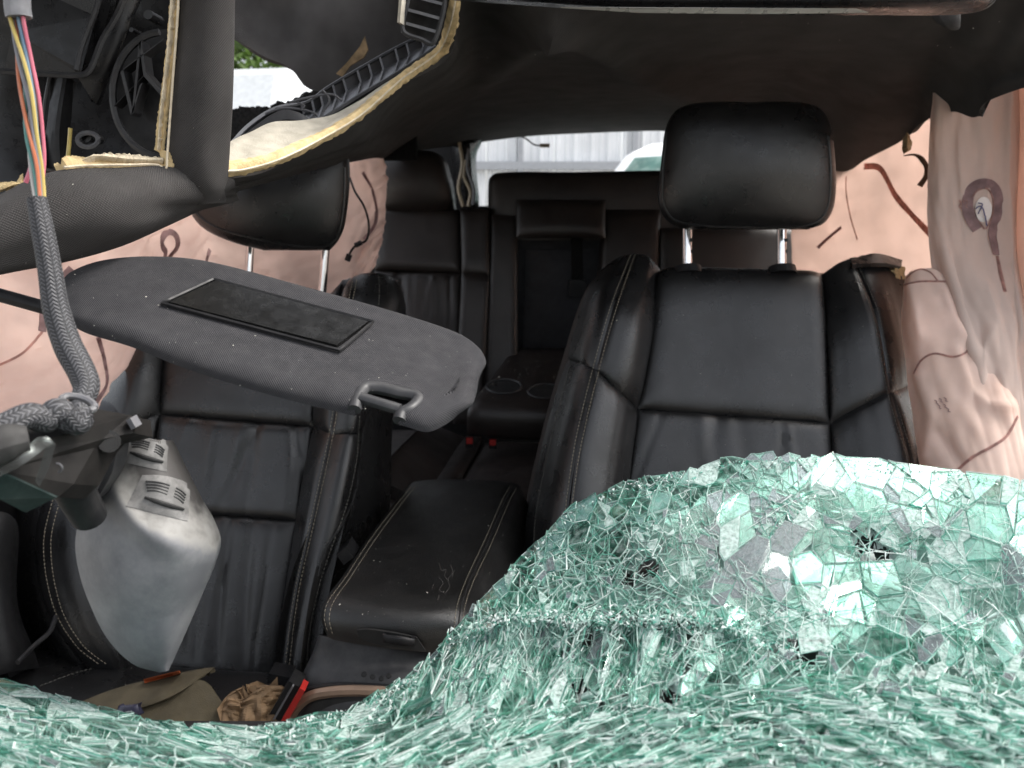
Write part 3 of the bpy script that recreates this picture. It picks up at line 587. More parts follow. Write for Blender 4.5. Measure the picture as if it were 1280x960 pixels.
patch('side_bolster', LEATHER, ds, [C([(745, 463, -.06), (722, 560, -.07), (704, 720, -.07)]), C([(772, 488, -.045), (756, 580, -.05), (742, 720, -.05)]), C([(797, 511), (785, 600), (776, 720)])], 20, 30, thick=.05, puff=.010, ew=.16, key=D, fn=wr(7, .0018, 4))
patch('outer_bolster', LEATHER, ds, [C([(762, 330, .08), (737, 366, .05), (711, 450, .05)]), C([(778, 320, .03), (752, 372, -.03), (728, 455, -.03)]), C([(794, 317, .03), (768, 380, -.05), (745, 463, -.05)])], 16, 30, thick=.05, puff=.006, ew=.2, edges='rtb', key=D)
patch('outer_bolster', LEATHER, ds, [C([(711, 450, .05), (683, 550, .05), (662, 650, .05), (659, 720, .05)]), C([(728, 455, -.03), (702, 560, -.035), (684, 650, -.035), (680, 720, -.035)]), C([(745, 463, -.06), (722, 560, -.07), (708, 660, -.07), (704, 720, -.07)])], 16, 30, thick=.05, puff=.006, ew=.2, edges='rtb', key=D, fn=wr(17, .0015, 3))
patch('seat_side', simple('brown_black_side_vinyl', (.03, .018, .014), .5, noise=.3), ds, [C([(757, 334, .2), (731, 368, .2), (704, 450, .2), (676, 550, .2), (655, 650, .2), (652, 720, .2)]), C([(762, 330, .085), (737, 366, .055), (711, 450, .055), (683, 550, .055), (662, 650, .055), (659, 720, .055)])], 8, 30, thick=.02, back='y')
patch('side_bolster', LEATHER, ds, [C([(1026, 344, .05), (1034, 430, .0), (1038, 529)]), C([(1046, 330, .03), (1066, 410, -.02), (1076, 508, -.025)]), C([(1066, 322, .03), (1096, 400, -.03), (1113, 490, -.035)])], 20, 30, thick=.05, puff=.010, ew=.16, key=D, fn=wr(8, .0015, 4))
patch('side_bolster', LEATHER, ds, [C([(1038, 529), (1041, 600), (1044, 720)]), C([(1076, 508, -.025), (1090, 600, -.03), (1104, 720, -.03)]), C([(1113, 490, -.035), (1136, 570, -.04), (1160, 720, -.04)])], 20, 30, thick=.05, puff=.010, ew=.16, key=D, fn=wr(9, .002, 4))
patch('outer_bolster', LEATHER, ds, [C([(1066, 322, .03), (1096, 400, -.03), (1113, 490, -.035)]), C([(1092, 322, .03), (1114, 400, -.01), (1126, 486, -.01)]), C([(1127, 334, .04), (1130, 400, .02), (1139, 480, .02)])], 16, 30, thick=.05, puff=.006, ew=.2, edges='ltb', key=D, fn=wr(18, .0015, 3))
patch('outer_bolster', LEATHER, ds, [C([(1113, 490, -.035), (1136, 570, -.04), (1160, 720, -.04)]), C([(1126, 486, -.01), (1148, 570, -.01), (1172, 720, -.01)]), C([(1139, 480, .02), (1156, 580, .02), (1182, 720, .02)])], 16, 30, thick=.05, puff=.006, ew=.2, edges='ltb', key=D)
patch('torn_cover_flap', LEATHER, ds, [C([(1062, 322, .03), (1066, 330, .0)]), C([(1095, 317, .03), (1100, 328, .0)]), C([(1128, 325, .04), (1127, 333, .02)])], 16, 6, thick=.008, fn=wr(3, .003, 4))
patch('torn_foam', FOAM, ds, [C([(1118, 334, .02), (1121, 348, .02)]), C([(1131, 333, .03), (1131, 350, .03)])], 8, 8, thick=.03, fn=lambda u, v: .004 * vnoise(np.stack([u*2, v*2], -1), 1))
patch('backrest_core', PLASTIC, ds, [C([(800, 350, .1), (690, 560, .12), (680, 800, .12)]), C([(925, 345, .1), (915, 560, .1), (915, 800, .1)]), C([(1120, 345, .1), (1140, 560, .12), (1170, 800, .12)])], 10, 10, thick=.08, back='y')
for dx in (-4, 4):
    stitches('stitching', [(791 + dx*.7, 319), (768 + dx, 381), (745 + dx, 462), (722 + dx, 560), (708 + dx, 660), (705 + dx, 700)], D, ds, THREAD)
    stitches('stitching', [(1067 + dx, 327), (1084 + dx, 365), (1096 + dx, 400), (1113 + dx, 490), (1136 + dx, 570), (1148 + dx, 620)], D, ds, simple('grey_thread', (.12, .115, .10), .8, noise=.3) if dx < 0 else bpy.data.materials['grey_thread'])
stitches('stitching', [(714, 452), (690, 545), (671, 640), (667, 700)], D, ds, bpy.data.materials['grey_thread'])
# ---- passenger seat
ps = thing('passenger_seat', 'black leather front seat behind the hanging sun visor and mirror', 'car seat', (-.41, 1.2, .36))
headrest(ps, [(178, 262, 420), (186, 245, 432), (205, 238, 437), (232, 234, 437), (262, 238, 434), (285, 255, 430), (302, 290, 422), (313, 330, 412)], 1.33, key='ph')
groove('piping', [(239, 240), (246, 266), (270, 284), (310, 296), (360, 306), (405, 308), (421, 296), (429, 260), (431, 210)], 'ph', [o for o in ps.children if o.name.startswith('headrest')][0], LEATHER, .0022, 70)
for x, x2, y0, y1 in ((313, 310, 300, 350), (407, 402, 308, 372)):
    MB().tube(PP([(x, y0, 1.40), (x2, y1, 1.39)]), .0075, 14, res=6).build('headrest_post', CHROME, ps)
Q = 'psg'
patch('backrest_panel', LEATHER, ps, [C([(215, 350, .04), (205, 440), (200, 518)]), C([(310, 360, .04), (305, 440), (298, 526)]), C([(410, 370, .04), (402, 450), (392, 533)])], 36, 30, thick=.06, puff=.010, ew=.10, key=Q, fn=wr(31, .001, 3))
patch('backrest_panel', LEATHER, ps, [C([(200, 518), (190, 580), (180, 640)]), C([(298, 526), (290, 585), (280, 645)]), C([(392, 533), (384, 590), (373, 651)])], 60, 36, thick=.06, puff=.012, ew=.12, key=Q, fn=wr(32, .0052, 8))
patch('backrest_panel', LEATHER, ps, [C([(180, 640), (150, 740), (140, 830), (140, 900)]), C([(280, 645), (260, 740), (250, 830), (250, 900)]), C([(373, 651), (361, 740), (350, 830), (345, 900)])], 60, 40, thick=.06, puff=.012, ew=.12, key=Q, fn=wr(33, .0042, 9))
patch('side_bolster', LEATHER, ps, [C([(410, 370, .04), (402, 450), (392, 533)]), C([(420, 360, 0), (415, 450, -.04), (403, 538, -.04)]), C([(428, 350, .0), (427, 450, -.06), (414, 543, -.06)])], 14, 30, thick=.05, puff=.009, ew=.2, key=Q)
patch('side_bolster', LEATHER, ps, [C([(392, 533), (373, 651), (361, 740), (350, 830), (345, 900)]), C([(403, 538, -.04), (384, 651, -.04), (366, 740, -.04), (353, 830, -.04), (350, 900, -.04)]), C([(414, 543, -.06), (391, 650, -.06), (371, 740, -.06), (359, 830, -.06), (357, 900, -.06)])], 14, 50, thick=.05, puff=.008, ew=.2, key=Q)
patch('outer_bolster', LEATHER, ps, [C([(428, 350, .0), (427, 450, -.06), (414, 543, -.06)]), C([(452, 346, .02), (448, 450, -.06), (440, 543, -.06)]), C([(470, 345, .06), (463, 450, .0), (453, 543, .0)])], 18, 30, thick=.05, puff=.007, ew=.2, key=Q)
patch('outer_bolster', LEATHER, ps, [C([(414, 543, -.06), (391, 650, -.06), (371, 740, -.06), (359, 830, -.06), (357, 900, -.06)]), C([(436, 543, -.075), (413, 650, -.08), (389, 740, -.08), (373, 830, -.08), (370, 900, -.08)]), C([(447, 543, -.055), (426, 648, -.06), (396, 738, -.06), (381, 830, -.06), (378, 900, -.06)]), C([(453, 543, .0), (434, 645, -.01), (402, 735, -.01), (388, 830, -.01), (385, 900, -.01)])], 26, 60, thick=.05, puff=.006, ew=.2, key=Q, fn=wr(35, .0012, 3))
patch('outer_side', LEATHER, ps, [C([(470, 345, .06), (463, 450, .0), (453, 543, .0), (434, 645, -.01), (402, 735, -.01), (388, 830, -.01), (385, 900, -.01)]), C([(490, 348, .10), (482, 450, .08), (474, 543, .08), (462, 645, .07), (428, 735, .05), (408, 830, .05), (403, 900, .05)]), C([(505, 375, .2), (497, 450, .2), (489, 543, .2), (486, 640, .2), (462, 735, .14), (432, 830, .12), (424, 900, .12)])], 20, 60, thick=.05, puff=.006, ew=.25, key=Q)
groove('seam', [(447, 600), (440, 628), (424, 660), (405, 690), (398, 720)], Q, ps, SEAM, .0022, 40)
patch('outer_bolster', LEATHER, ps, [C([(425, 385, -.02), (424, 400, -.02), (422, 425, -.02)]), C([(440, 348, -.02), (438, 380, -.05), (436, 425, -.05)]), C([(468, 341, .0), (466, 380, -.05), (462, 425, -.05)]), C([(492, 350, .05), (492, 380, .0), (490, 425, .0)]), C([(506, 385, .12), (505, 400, .1), (500, 425, .1)])], 20, 18, thick=.06, puff=.008, ew=.2, edges='lrt', key='phump')
stitches('stitching', [(441, 352), (438, 366), (434, 385)], 'phump', ps, THREAD); stitches('stitching', [(446, 350), (443, 366), (439, 385)], 'phump', ps, THREAD)
stitches('stitching', [(473, 343), (474, 360), (473, 385)], 'phump', ps, bpy.data.materials['grey_thread'])
for dx in (-2.5, 3):
    stitches('stitching', [(423 + dx, 480), (414 + dx, 543), (391 + dx, 650), (371 + dx, 740), (360 + dx, 825), (358 + dx, 850)], Q, ps, THREAD)
stitches('stitching', [(449, 520), (445, 575), (433, 630), (410, 695), (395, 745), (385, 800), (382, 850)], Q, ps, bpy.data.materials['grey_thread'])
# left bolster of passenger seat
patch('side_bolster', LEATHER, ps, [C([(168, 420, .02), (140, 480, .0), (112, 520, .0)]), C([(190, 400, .0), (172, 460, -.03), (150, 540, -.03)]), C([(215, 350, .04), (205, 440), (200, 518)])], 20, 24, thick=.05, puff=.009, ew=.2, key=Q)
patch('side_bolster', LEATHER, ps, [C([(100, 495, .0), (62, 600, -.05), (44, 680, -.06), (58, 760, -.06), (102, 826, -.04), (145, 858, .0)]), C([(150, 505, -.03), (120, 600, -.06), (110, 690, -.07), (125, 770, -.06), (150, 830, -.04), (170, 870, .0)]), C([(200, 518), (188, 590), (175, 660), (150, 740), (150, 830), (180, 880, .0)])], 30, 50, thick=.05, puff=.009, ew=.16, key=Q, fn=wr(41, .002, 4))
patch('outer_bolster', LEATHER, ps, [C([(78, 505, .1), (32, 600, .07), (14, 680, .06), (28, 760, .05), (74, 836, .05), (118, 870, .06)]), C([(88, 500, .04), (46, 600, -.01), (28, 680, -.015), (42, 760, -.015), (87, 832, .0), (132, 864, .03)]), C([(100, 495, .0), (62, 600, -.05), (44, 680, -.06), (58, 760, -.06), (102, 826, -.04), (145, 858, .0)])], 18, 50, thick=.05, puff=.007, ew=.2, key=Q, fn=wr(42, .002, 5))
for dx in (-5, 4):
    stitches('stitching', [(74 + dx, 615), (60 + dx, 680), (72 + dx, 757), (100 + dx, 806), (132 + dx, 832)], Q, ps, THREAD)
# cushion
def fl_(pts, z): # points on a level plane z from pixels
    o = []
    for x, y in pts:
        d = ray(x, y); o.append((x, y, d[1] * (z - CAM[2]) / d[2]))
    return o
patch('seat_cushion', LEATHER, ps, [fl_([(-60, 790), (-80, 960)], .70), fl_([(60, 815), (20, 985)], .70), fl_([(200, 835), (180, 1000)], .69), fl_([(330, 845), (330, 1000)], .69), fl_([(420, 845), (430, 1000)], .70)], 40, 30, thick=.12, puff=.02, ew=.15, key='cush', fn=wr(44, .003, 4))
stitches('stitching', [(50, 858), (100, 840), (170, 826)], 'cush', ps, bpy.data.materials['grey_thread'])
patch('backrest_core', PLASTIC, ps, [C([(190, 360, .12), (130, 560, .12), (70, 850, .12)]), C([(310, 365, .1), (300, 560, .1), (260, 870, .1)]), C([(470, 380, .14), (455, 560, .14), (410, 870, .14)])], 10, 10, thick=.08, back='y')
patch('seat_trim', PLASTIC, ps, [[(-30, 640, 1.06), (-30, 740, 1.04), (-20, 850, 1.0)], [(4, 640, 1.08), (0, 740, 1.06), (14, 840, 1.02)], [(20, 650, 1.14), (16, 760, 1.12), (50, 835, 1.08)]], 12, 20, thick=.04, puff=.01)
MB().tube(PP([(22, 828, .94), (45, 805, .98), (62, 790, 1.0), (70, 770, 1.02)]), .0035, 8, res=24).build('seat_lever', PLASTIC, ps)

# ================================================================== CENTRE CONSOLE
cc = thing('centre_console', 'black centre console with stitched armrest lid between the two front seats', 'console', (-.1, 1.1, .36))
A = 'lid'
lid = patch('armrest_lid', LIDVINYL, cc, [
    [(511, 608, 1.39), (497, 626, 1.33), (460, 675, 1.19), (428, 724, 1.06), (407, 752, .99), (402, 772, .965), (408, 793, .955)],
    [(520, 602, 1.40), (507, 622, 1.33), (470, 672, 1.18), (438, 722, 1.05), (421, 752, .975), (418, 775, .953), (420, 797, .952)],
    [(575, 599, 1.40), (566, 622, 1.32), (538, 676, 1.17), (510, 730, 1.03), (496, 765, .955), (493, 785, .940), (493, 808, .940)],
    [(630, 602, 1.40), (624, 622, 1.33), (600, 680, 1.17), (578, 730, 1.04), (568, 766, .965), (566, 788, .948), (566, 815, .948)],
    [(648, 608, 1.40), (644, 630, 1.33), (624, 686, 1.18), (604, 745, 1.05), (596, 780, .985), (594, 800, .97), (594, 820, .97)],
    [(660, 632, 1.40), (658, 660, 1.33), (648, 720, 1.2), (634, 790, 1.06), (626, 820, 1.0), (622, 835, .99), (620, 845, .99)]], 60, 60, thick=.03, key=A, puff=.006, ew=.12, edges='lrt', fn=lambda u, v: .0012 * vnoise(np.stack([u, v], -1), 21))
stitches('stitching', [(514, 609), (500, 626), (463, 675), (431, 724), (411, 752), (406, 772), (411, 792)], A, lid, THREAD, r=.0006)
stitches('stitching', [(519, 609), (505, 626), (469, 675), (437, 724), (417, 753), (412, 773), (416, 792)], A, lid, THREAD, r=.0006)
stitches('stitching', [(637, 609), (628, 625), (606, 675), (583, 724), (571, 758), (567, 790)], A, lid, THREAD, r=.0006)
stitches('stitching', [(645, 611), (636, 628), (614, 680), (591, 728), (580, 762), (577, 795)], A, lid, THREAD, r=.0006)
groove('seam', [(641, 610), (632, 626), (610, 677), (587, 726), (576, 760), (572, 792)], A, lid, SEAM, .0012, 60)
CREASE = simple('worn_crease', (.085, .078, .07), .6, noise=.4, nscale=90)
for pts in ([(549, 704), (552, 713), (558, 712), (556, 720), (561, 726)], [(563, 706), (566, 715), (560, 724), (562, 733), (556, 742)], [(549, 722), (554, 729), (549, 737), (555, 741)], [(542, 730), (540, 737)], [(549, 744), (547, 750)], [(568, 713), (565, 722)]):
    groove('crease', pts, A, lid, CREASE, .00035, 16, kind=None)
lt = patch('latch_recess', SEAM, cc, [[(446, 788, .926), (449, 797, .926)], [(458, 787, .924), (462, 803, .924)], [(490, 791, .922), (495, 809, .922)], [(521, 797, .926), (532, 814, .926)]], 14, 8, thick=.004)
patch('latch', PLASTIC, cc, [[(478, 793, .918), (479, 803, .918)], [(500, 795, .914), (501, 807, .914)], [(519, 799, .918), (519, 808, .918)]], 14, 8, thick=.01, puff=.004, ew=.4)
CB = 'cbody'
patch('console_body', DARKGREY, cc, [
    [(404, 793, .98), (394, 820, .975), (376, 856, .96), (362, 890, .95), (345, 935, .95)],
    [(414, 795, .965), (405, 825, .955), (392, 856, .94), (376, 890, .93), (360, 935, .93)],
    [(490, 806, .955), (490, 830, .94), (490, 856, .92), (490, 890, .90), (490, 935, .88)],
    [(600, 815, .98), (610, 835, .96), (620, 860, .94), (630, 890, .92), (640, 935, .9)]], 40, 30, thick=.04, key=CB, puff=.01, ew=.1, edges='l')
MB().tube(PP([(352, 925, .925), (366, 893, .925), (379, 876, .922), (398, 867, .918), (440, 863, .912), (500, 866, .905), (560, 872, .9)]), .0075, 8, res=60).build('trim_ring', TRIM, cc)
MB().tube(PP([(347, 925, .93), (360, 890, .93), (374, 870, .927), (395, 860, .923), (440, 856, .918), (500, 859, .91)]), .004, 8, res=60).build('trim_lip', PLASTIC, cc)
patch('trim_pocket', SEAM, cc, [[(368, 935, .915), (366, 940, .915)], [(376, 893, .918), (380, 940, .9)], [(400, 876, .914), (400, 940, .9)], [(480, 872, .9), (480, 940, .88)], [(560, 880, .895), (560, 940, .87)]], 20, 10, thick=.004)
for x, y in ((455, 843), (466, 846), (477, 848), (486, 845)):
    h = hit(x, y, CB)
    if h: MB().tube([h[0] - h[1]*.001, h[0] + h[1]*.0008], [.005, .003], 8).build('console_mark', SEAM, cc)
# seat belt buckle beside console
bk = thing('seat_belt_buckle', 'black seat belt buckle with a red button beside the console', 'buckle', P(362, 885, .95))
def bar(a, b, wpx, Y, dz=.02):
    (x0, y0), (x1, y1) = a, b; dx, dy = x1 - x0, y1 - y0; l = math.hypot(dx, dy); nx, ny = -dy / l * wpx, dx / l * wpx
    q = PP([(x0 - nx, y0 - ny, Y), (x1 - nx, y1 - ny, Y), (x1 + nx, y1 + ny, Y), (x0 + nx, y0 + ny, Y)]); return q, q + np.array([0, dz, 0])
MB().hexa(*bar((369, 856), (336, 912), 9, .915, .03)).build('buckle_body', PLASTIC, bk, False)
MB().hexa(*bar((378, 862), (354, 904), 3.6, .903, .02)).build('red_button', RED, bk, False)
MB().hexa(*bar((366, 858), (342, 900), 1.2, .91, .01)).build('buckle_edge', GREYPL, bk, False)
# adjacent small lever beside lid
MB().hexa(*bar((425, 700), (438, 690), 8, 1.12, .04)).build('console_tab', PLASTIC, cc, False)

# ================================================================== REAR BENCH
rb = thing('rear_bench', 'black leather rear seat bench with folded centre armrest in the back of the car', 'car seat', (0, 2.2, .36))
def q4(a, b, c, d, Y0, Y1, m=4):
    """quad as columns; a TL b TR c BR d BL; Y0 top, Y1 bottom"""
    cols = []
    for f in np.linspace(0, 1, m):
        cols.append([(a[0]+(b[0]-a[0])*f, a[1]+(b[1]-a[1])*f, Y0), ((a[0]+d[0])/2+((b[0]+c[0])/2-(a[0]+d[0])/2)*f, (a[1]+d[1])/2+((b[1]+c[1])/2-(a[1]+d[1])/2)*f, (Y0+Y1)/2), (d[0]+(c[0]-d[0])*f, d[1]+(c[1]-d[1])*f, Y1)])
    return cols
RL = 'rear'
patch('rear_headrest', REARLEATHER, rb, [[(466, 196, 2.2), (468, 230, 2.18), (470, 264, 2.2)], [(500, 188, 2.17), (500, 230, 2.15), (505, 264, 2.17)], [(535, 189, 2.17), (540, 230, 2.15), (545, 264, 2.17)], [(550, 197, 2.2), (562, 230, 2.18), (568, 262, 2.2)]], 26, 26, thick=.09, back='y', puff=.03, ew=.25)
patch('rear_backrest', REARLEATHER, rb, q4((470, 260), (575, 262), (577, 342), (468, 338), 2.17, 2.12), 26, 26, thick=.1, back='y', puff=.018, ew=.15, key=RL)
patch('rear_backrest', REARLEATHER, rb, q4((468, 338), (577, 342), (575, 430), (460, 430), 2.12, 2.06), 40, 26, thick=.1, back='y', puff=.016, ew=.15, key=RL, fn=wr(51, .007, 9))
patch('rear_bolster', REARLEATHER, rb, q4((575, 262), (612, 260), (612, 345), (577, 342), 2.14, 2.09, 3), 16, 20, thick=.12, back='y', puff=.012, ew=.25, key=RL)
patch('rear_bolster', REARLEATHER, rb, q4((577, 342), (612, 345), (604, 530), (566, 530), 2.09, 2.0, 3), 16, 26, thick=.12, back='y', puff=.012, ew=.25, key=RL)
patch('rear_backrest', REARLEATHER, rb, [[(612, 225, 2.2), (612, 260, 2.2), (616, 300, 2.2)], [(622, 216, 2.18), (622, 255, 2.17), (622, 300, 2.17)], [(720, 215, 2.18), (720, 250, 2.16), (720, 300, 2.17)], [(840, 213, 2.18), (840, 255, 2.17), (840, 300, 2.17)], [(960, 216, 2.18), (960, 255, 2.17), (960, 300, 2.17)]], 50, 16, thick=.13, back='y', puff=.015, ew=.12, edges='lt')
patch('rear_bolster', REARLEATHER, rb, q4((614, 268), (647, 270), (648, 500), (600, 520), 2.14, 2.02, 3), 18, 26, thick=.12, back='y', puff=.015, ew=.3)
patch('rear_backrest', REARLEATHER, rb, q4((756, 262), (826, 262), (826, 500), (740, 500), 2.14, 2.02, 3), 18, 26, thick=.12, back='y', puff=.015, ew=.2)
patch('rear_backrest', REARLEATHER, rb, q4((826, 285), (1018, 285), (1022, 420), (826, 420), 2.12, 2.04), 26, 20, thick=.12, back='y', puff=.015, ew=.12, key='rr')
stitches('stitching', [(1003, 288), (1004, 340)], 'rr', rb, bpy.data.materials['grey_thread'])
patch('rear_headrest', REARLEATHER, rb, q4((645, 250), (757, 250), (757, 298), (645, 297), 2.12, 2.08), 30, 18, thick=.09, back='y', puff=.022, ew=.3)
patch('armrest_niche', simple('grey_niche_cloth', (.032, .032, .036), .8, noise=.2), rb, q4((650, 296), (758, 296), (758, 450), (646, 450), 2.2, 2.2), 10, 10, thick=.02, back='y')
patch('niche_panel', bpy.data.materials['grey_niche_cloth'], rb, q4((657, 312), (752, 312), (752, 440), (653, 440), 2.185, 2.17), 12, 12, thick=.02, back='y', puff=.006, ew=.1)
MB().hexa(*bar((721, 296), (722, 352), 7, 2.14, .006)).build('pull_strap', CARPET, rb, False)
MB().hexa(*bar((722, 350), (722, 371), 11, 2.135, .012)).build('strap_end', PLASTIC, rb, False)
patch('folded_armrest', REARLEATHER, rb, [[(642, 436, 2.12), (610, 478, 1.88), (588, 505, 1.75), (584, 518, 1.73), (584, 545, 1.74)], [(690, 436, 2.12), (672, 478, 1.88), (655, 508, 1.74), (655, 522, 1.72), (655, 550, 1.73)], [(760, 436, 2.12), (742, 480, 1.88), (735, 512, 1.75), (735, 524, 1.73), (735, 552, 1.74)]], 30, 36, thick=.05, key='farm', puff=.012, ew=.12, fn=lambda u, v: .002*vnoise(np.stack([u, v], -1), 8))
for cx, cy in ((630, 484), (682, 490)):
    an = np.linspace(0, 2*math.pi, 28); q = [hit(cx + 22*math.cos(a), cy + 9*math.sin(a), 'farm') for a in an]
    q = [h[0] + np.array([0, 0, .002]) for h in q if h]
    if len(q) > 10:
        MB().tube(np.array(q), .003, 6).build('cup_holder_rim', DARKGREY, rb)
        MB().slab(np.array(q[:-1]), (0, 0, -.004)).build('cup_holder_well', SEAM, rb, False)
rc = .835
patch('rear_cushion', REARLEATHER, rb, [fl_([(440, 545), (400, 640)], rc - .02), fl_([(490, 540), (478, 640)], rc), fl_([(560, 543), (505, 640)], rc), fl_([(578, 549), (515, 640)], rc - .01)], 26, 26, thick=.15, puff=.02, ew=.2)
patch('rear_cushion', REARLEATHER, rb, [fl_([(580, 549), (516, 640)], rc - .005), fl_([(598, 547), (540, 640)], rc + .005), fl_([(605, 552), (552, 640)], rc - .005)], 16, 26, thick=.15, puff=.02, ew=.3)
patch('rear_cushion', REARLEATHER, rb, [fl_([(606, 553), (553, 640)], rc - .005), fl_([(650, 556), (620, 640)], rc + .01), fl_([(720, 556), (720, 640)], rc + .01), fl_([(830, 556), (850, 640)], rc)], 26, 26, thick=.15, puff=.02, ew=.2)
patch('rear_plinth', CARPET, rb, [[(420, 420, 2.35), (400, 700, 2.1)], [(640, 420, 2.35), (640, 700, 2.1)], [(1000, 420, 2.35), (1000, 700, 2.1)]], 6, 6, thick=.05, back='y')
for x, y, b in ((587, 551, 1), (616, 553, 2)):
    o = thing('rear_buckle', ['', 'left rear belt buckle with a red button, beside the cushion seam', 'right rear belt buckle with a red button, under the folded armrest'][b], 'buckle', P(x, y, 1.72), 'rear belt buckles')
    MB().box(P(x, y + 1, 1.73), (.009, .008, .012)).build('buckle_body', PLASTIC, o, False)
    MB().box(P(x, y, 1.715), (.007, .005, .006)).build('red_button', RED, o, False)

# ================================================================== AIRBAGS
def folds(seed, amp, k=3., anis=(1, .3)):
    return lambda u, v: amp * (vnoise(np.stack([u*k*anis[0], v*k*anis[1]], -1), seed) + .5 * np.abs(vnoise(np.stack([u*k*2.1, v*k*.9], -1), seed + 1)) + .25 * vnoise(np.stack([u*k*4, v*k*3], -1), seed + 2))
la = thing('curtain_airbag', 'pink curtain airbag hanging beside the passenger headrest, behind the visor', 'airbag', (-.75, 1.3, .9), 'deployed curtain airbags')
patch('airbag_cloth', AIRBAGLIT, la, [[(-60, 250, 1.02), (-60, 420, 1.0), (-60, 560, 1.02)], [(0, 250, 1.08), (0, 420, 1.06), (0, 545, 1.08)], [(100, 230, 1.16), (100, 400, 1.15), (95, 530, 1.16)], [(165, 215, 1.26), (170, 330, 1.27), (150, 470, 1.28)], [(240, 190, 1.50), (240, 300, 1.48), (235, 410, 1.48)], [(300, 180, 1.58), (300, 300, 1.60), (300, 400, 1.55)], [(370, 170, 1.64), (370, 280, 1.68), (370, 390, 1.6)], [(430, 165, 1.72), (432, 280, 1.74), (428, 382, 1.66)], [(452, 170, 1.78), (458, 260, 1.8), (446, 358, 1.7)], [(472, 175, 1.84), (484, 240, 1.84), (472, 332, 1.76)]], 110, 60, thick=.004, key='la', fn=folds(61, .018, 4.))
tag([o for o in la.children][0])
def ribbon(name, pts, key, parent, m, wd=.004, n=60, lift=.0012):
    q, N = line_on(pts, key, n, lift)
    if len(q) < 4: return
    kk = np.ones(11) / 11
    if len(N) > 12: N = np.stack([np.convolve(np.pad(N[:, c], 5, mode='edge'), kk, 'valid') for c in range(3)], 1); q = np.stack([np.convolve(np.pad(q[:, c], 1, mode='edge'), np.ones(3) / 3, 'valid') for c in range(3)], 1)
    t = np.gradient(q, axis=0); b = np.cross(t, N); b /= np.linalg.norm(b, axis=1, keepdims=True) + 1e-9
    G = np.stack([q - b*wd, q + b*wd]); Nn = np.stack([N, N])
    MB().grid(G, 0, G - Nn*.0008).build(name, m, parent)
def loop(cx, cy, rx, ry, tail=None, n=30):
    p = [(cx + rx*math.sin(a), cy - ry*math.cos(a)) for a in np.linspace(-2.6, 2.6, n)]
    if tail: p = [tail] + p + [tail]
    return p
ribbon('printed_band', loop(212, 303, 10, 13, (204, 330)), 'la', la, PRINT, .0055)
ribbon('printed_band', [(52, 415), (56, 385), (66, 360), (90, 335)], 'la', la, PRINT, .006)
ribbon('printed_band', [(122, 420), (130, 450), (133, 480), (118, 505)], 'la', la, PRINT, .004)
ribbon('printed_line', [(-5, 458), (30, 440), (60, 405)], 'la', la, PRINTTHIN, .0016)
ribbon('printed_line', [(262, 312), (258, 325), (255, 340)], 'la', la, PRINT, .004)
ribbon('printed_band', [(453, 215), (466, 240), (470, 275), (455, 300)], 'la', la, PRINT, .004)
cb = thing('airbag_cable', 'thin black cable with a small plug dangling in front of the pink airbag', 'cable', P(445, 270, 1.6))
MB().tube(PP([(437, 222, 1.6), (444, 240, 1.58), (455, 258, 1.57), (461, 280, 1.57), (458, 300, 1.57), (446, 306, 1.57), (440, 312, 1.57), (436, 320, 1.57)]), .0024, 6, res=50).build('cable', PLASTIC, cb)
MB().tube(PP([(452, 303, 1.565), (444, 307, 1.565)]), .005, 8).build('cable_joint', PLASTIC, cb)
MB().tube(PP([(437, 318, 1.565), (434, 326, 1.565)]), .006, 8).build('plug', PLASTIC, cb)

ra = thing('curtain_airbag', 'pink curtain airbag stretched behind the driver headrest, at the torn liner corner', 'airbag', (.75, 1.6, .9), 'deployed curtain airbags')
patch('airbag_cloth', AIRBAG, ra, [[(990, 200, 2.05), (990, 270, 2.02), (990, 420, 2.0)], [(1045, 180, 1.98), (1045, 280, 1.95), (1040, 420, 1.92)], [(1090, 150, 1.85), (1090, 270, 1.82), (1085, 420, 1.8)], [(1140, 120, 1.70), (1140, 250, 1.68), (1140, 430, 1.66)], [(1190, 100, 1.58), (1195, 250, 1.56), (1195, 440, 1.54)], [(1260, 70, 1.42), (1260, 250, 1.4), (1260, 440, 1.4)], [(1360, 40, 1.25), (1360, 250, 1.25), (1360, 440, 1.25)]], 70, 50, thick=.004, key='ra', fn=folds(71, .012, 3.))
ribbon('printed_band', [(1080, 208), (1098, 209), (1108, 222), (1120, 245), (1140, 268), (1170, 300)], 'ra', ra, PRINTTHIN, .007)
ribbon('printed_line', [(1058, 220), (1058, 240), (1063, 270), (1072, 300)], 'ra', ra, PRINTTHIN, .0015)
ribbon('printed_line', [(1022, 310), (1035, 298), (1052, 284)], 'ra', ra, PRINT, .004)
rf = thing('curtain_airbag', 'shaded pink airbag fold with a purple teardrop print hanging at the right edge', 'airbag', (.75, 1.25, .9), 'deployed curtain airbags')
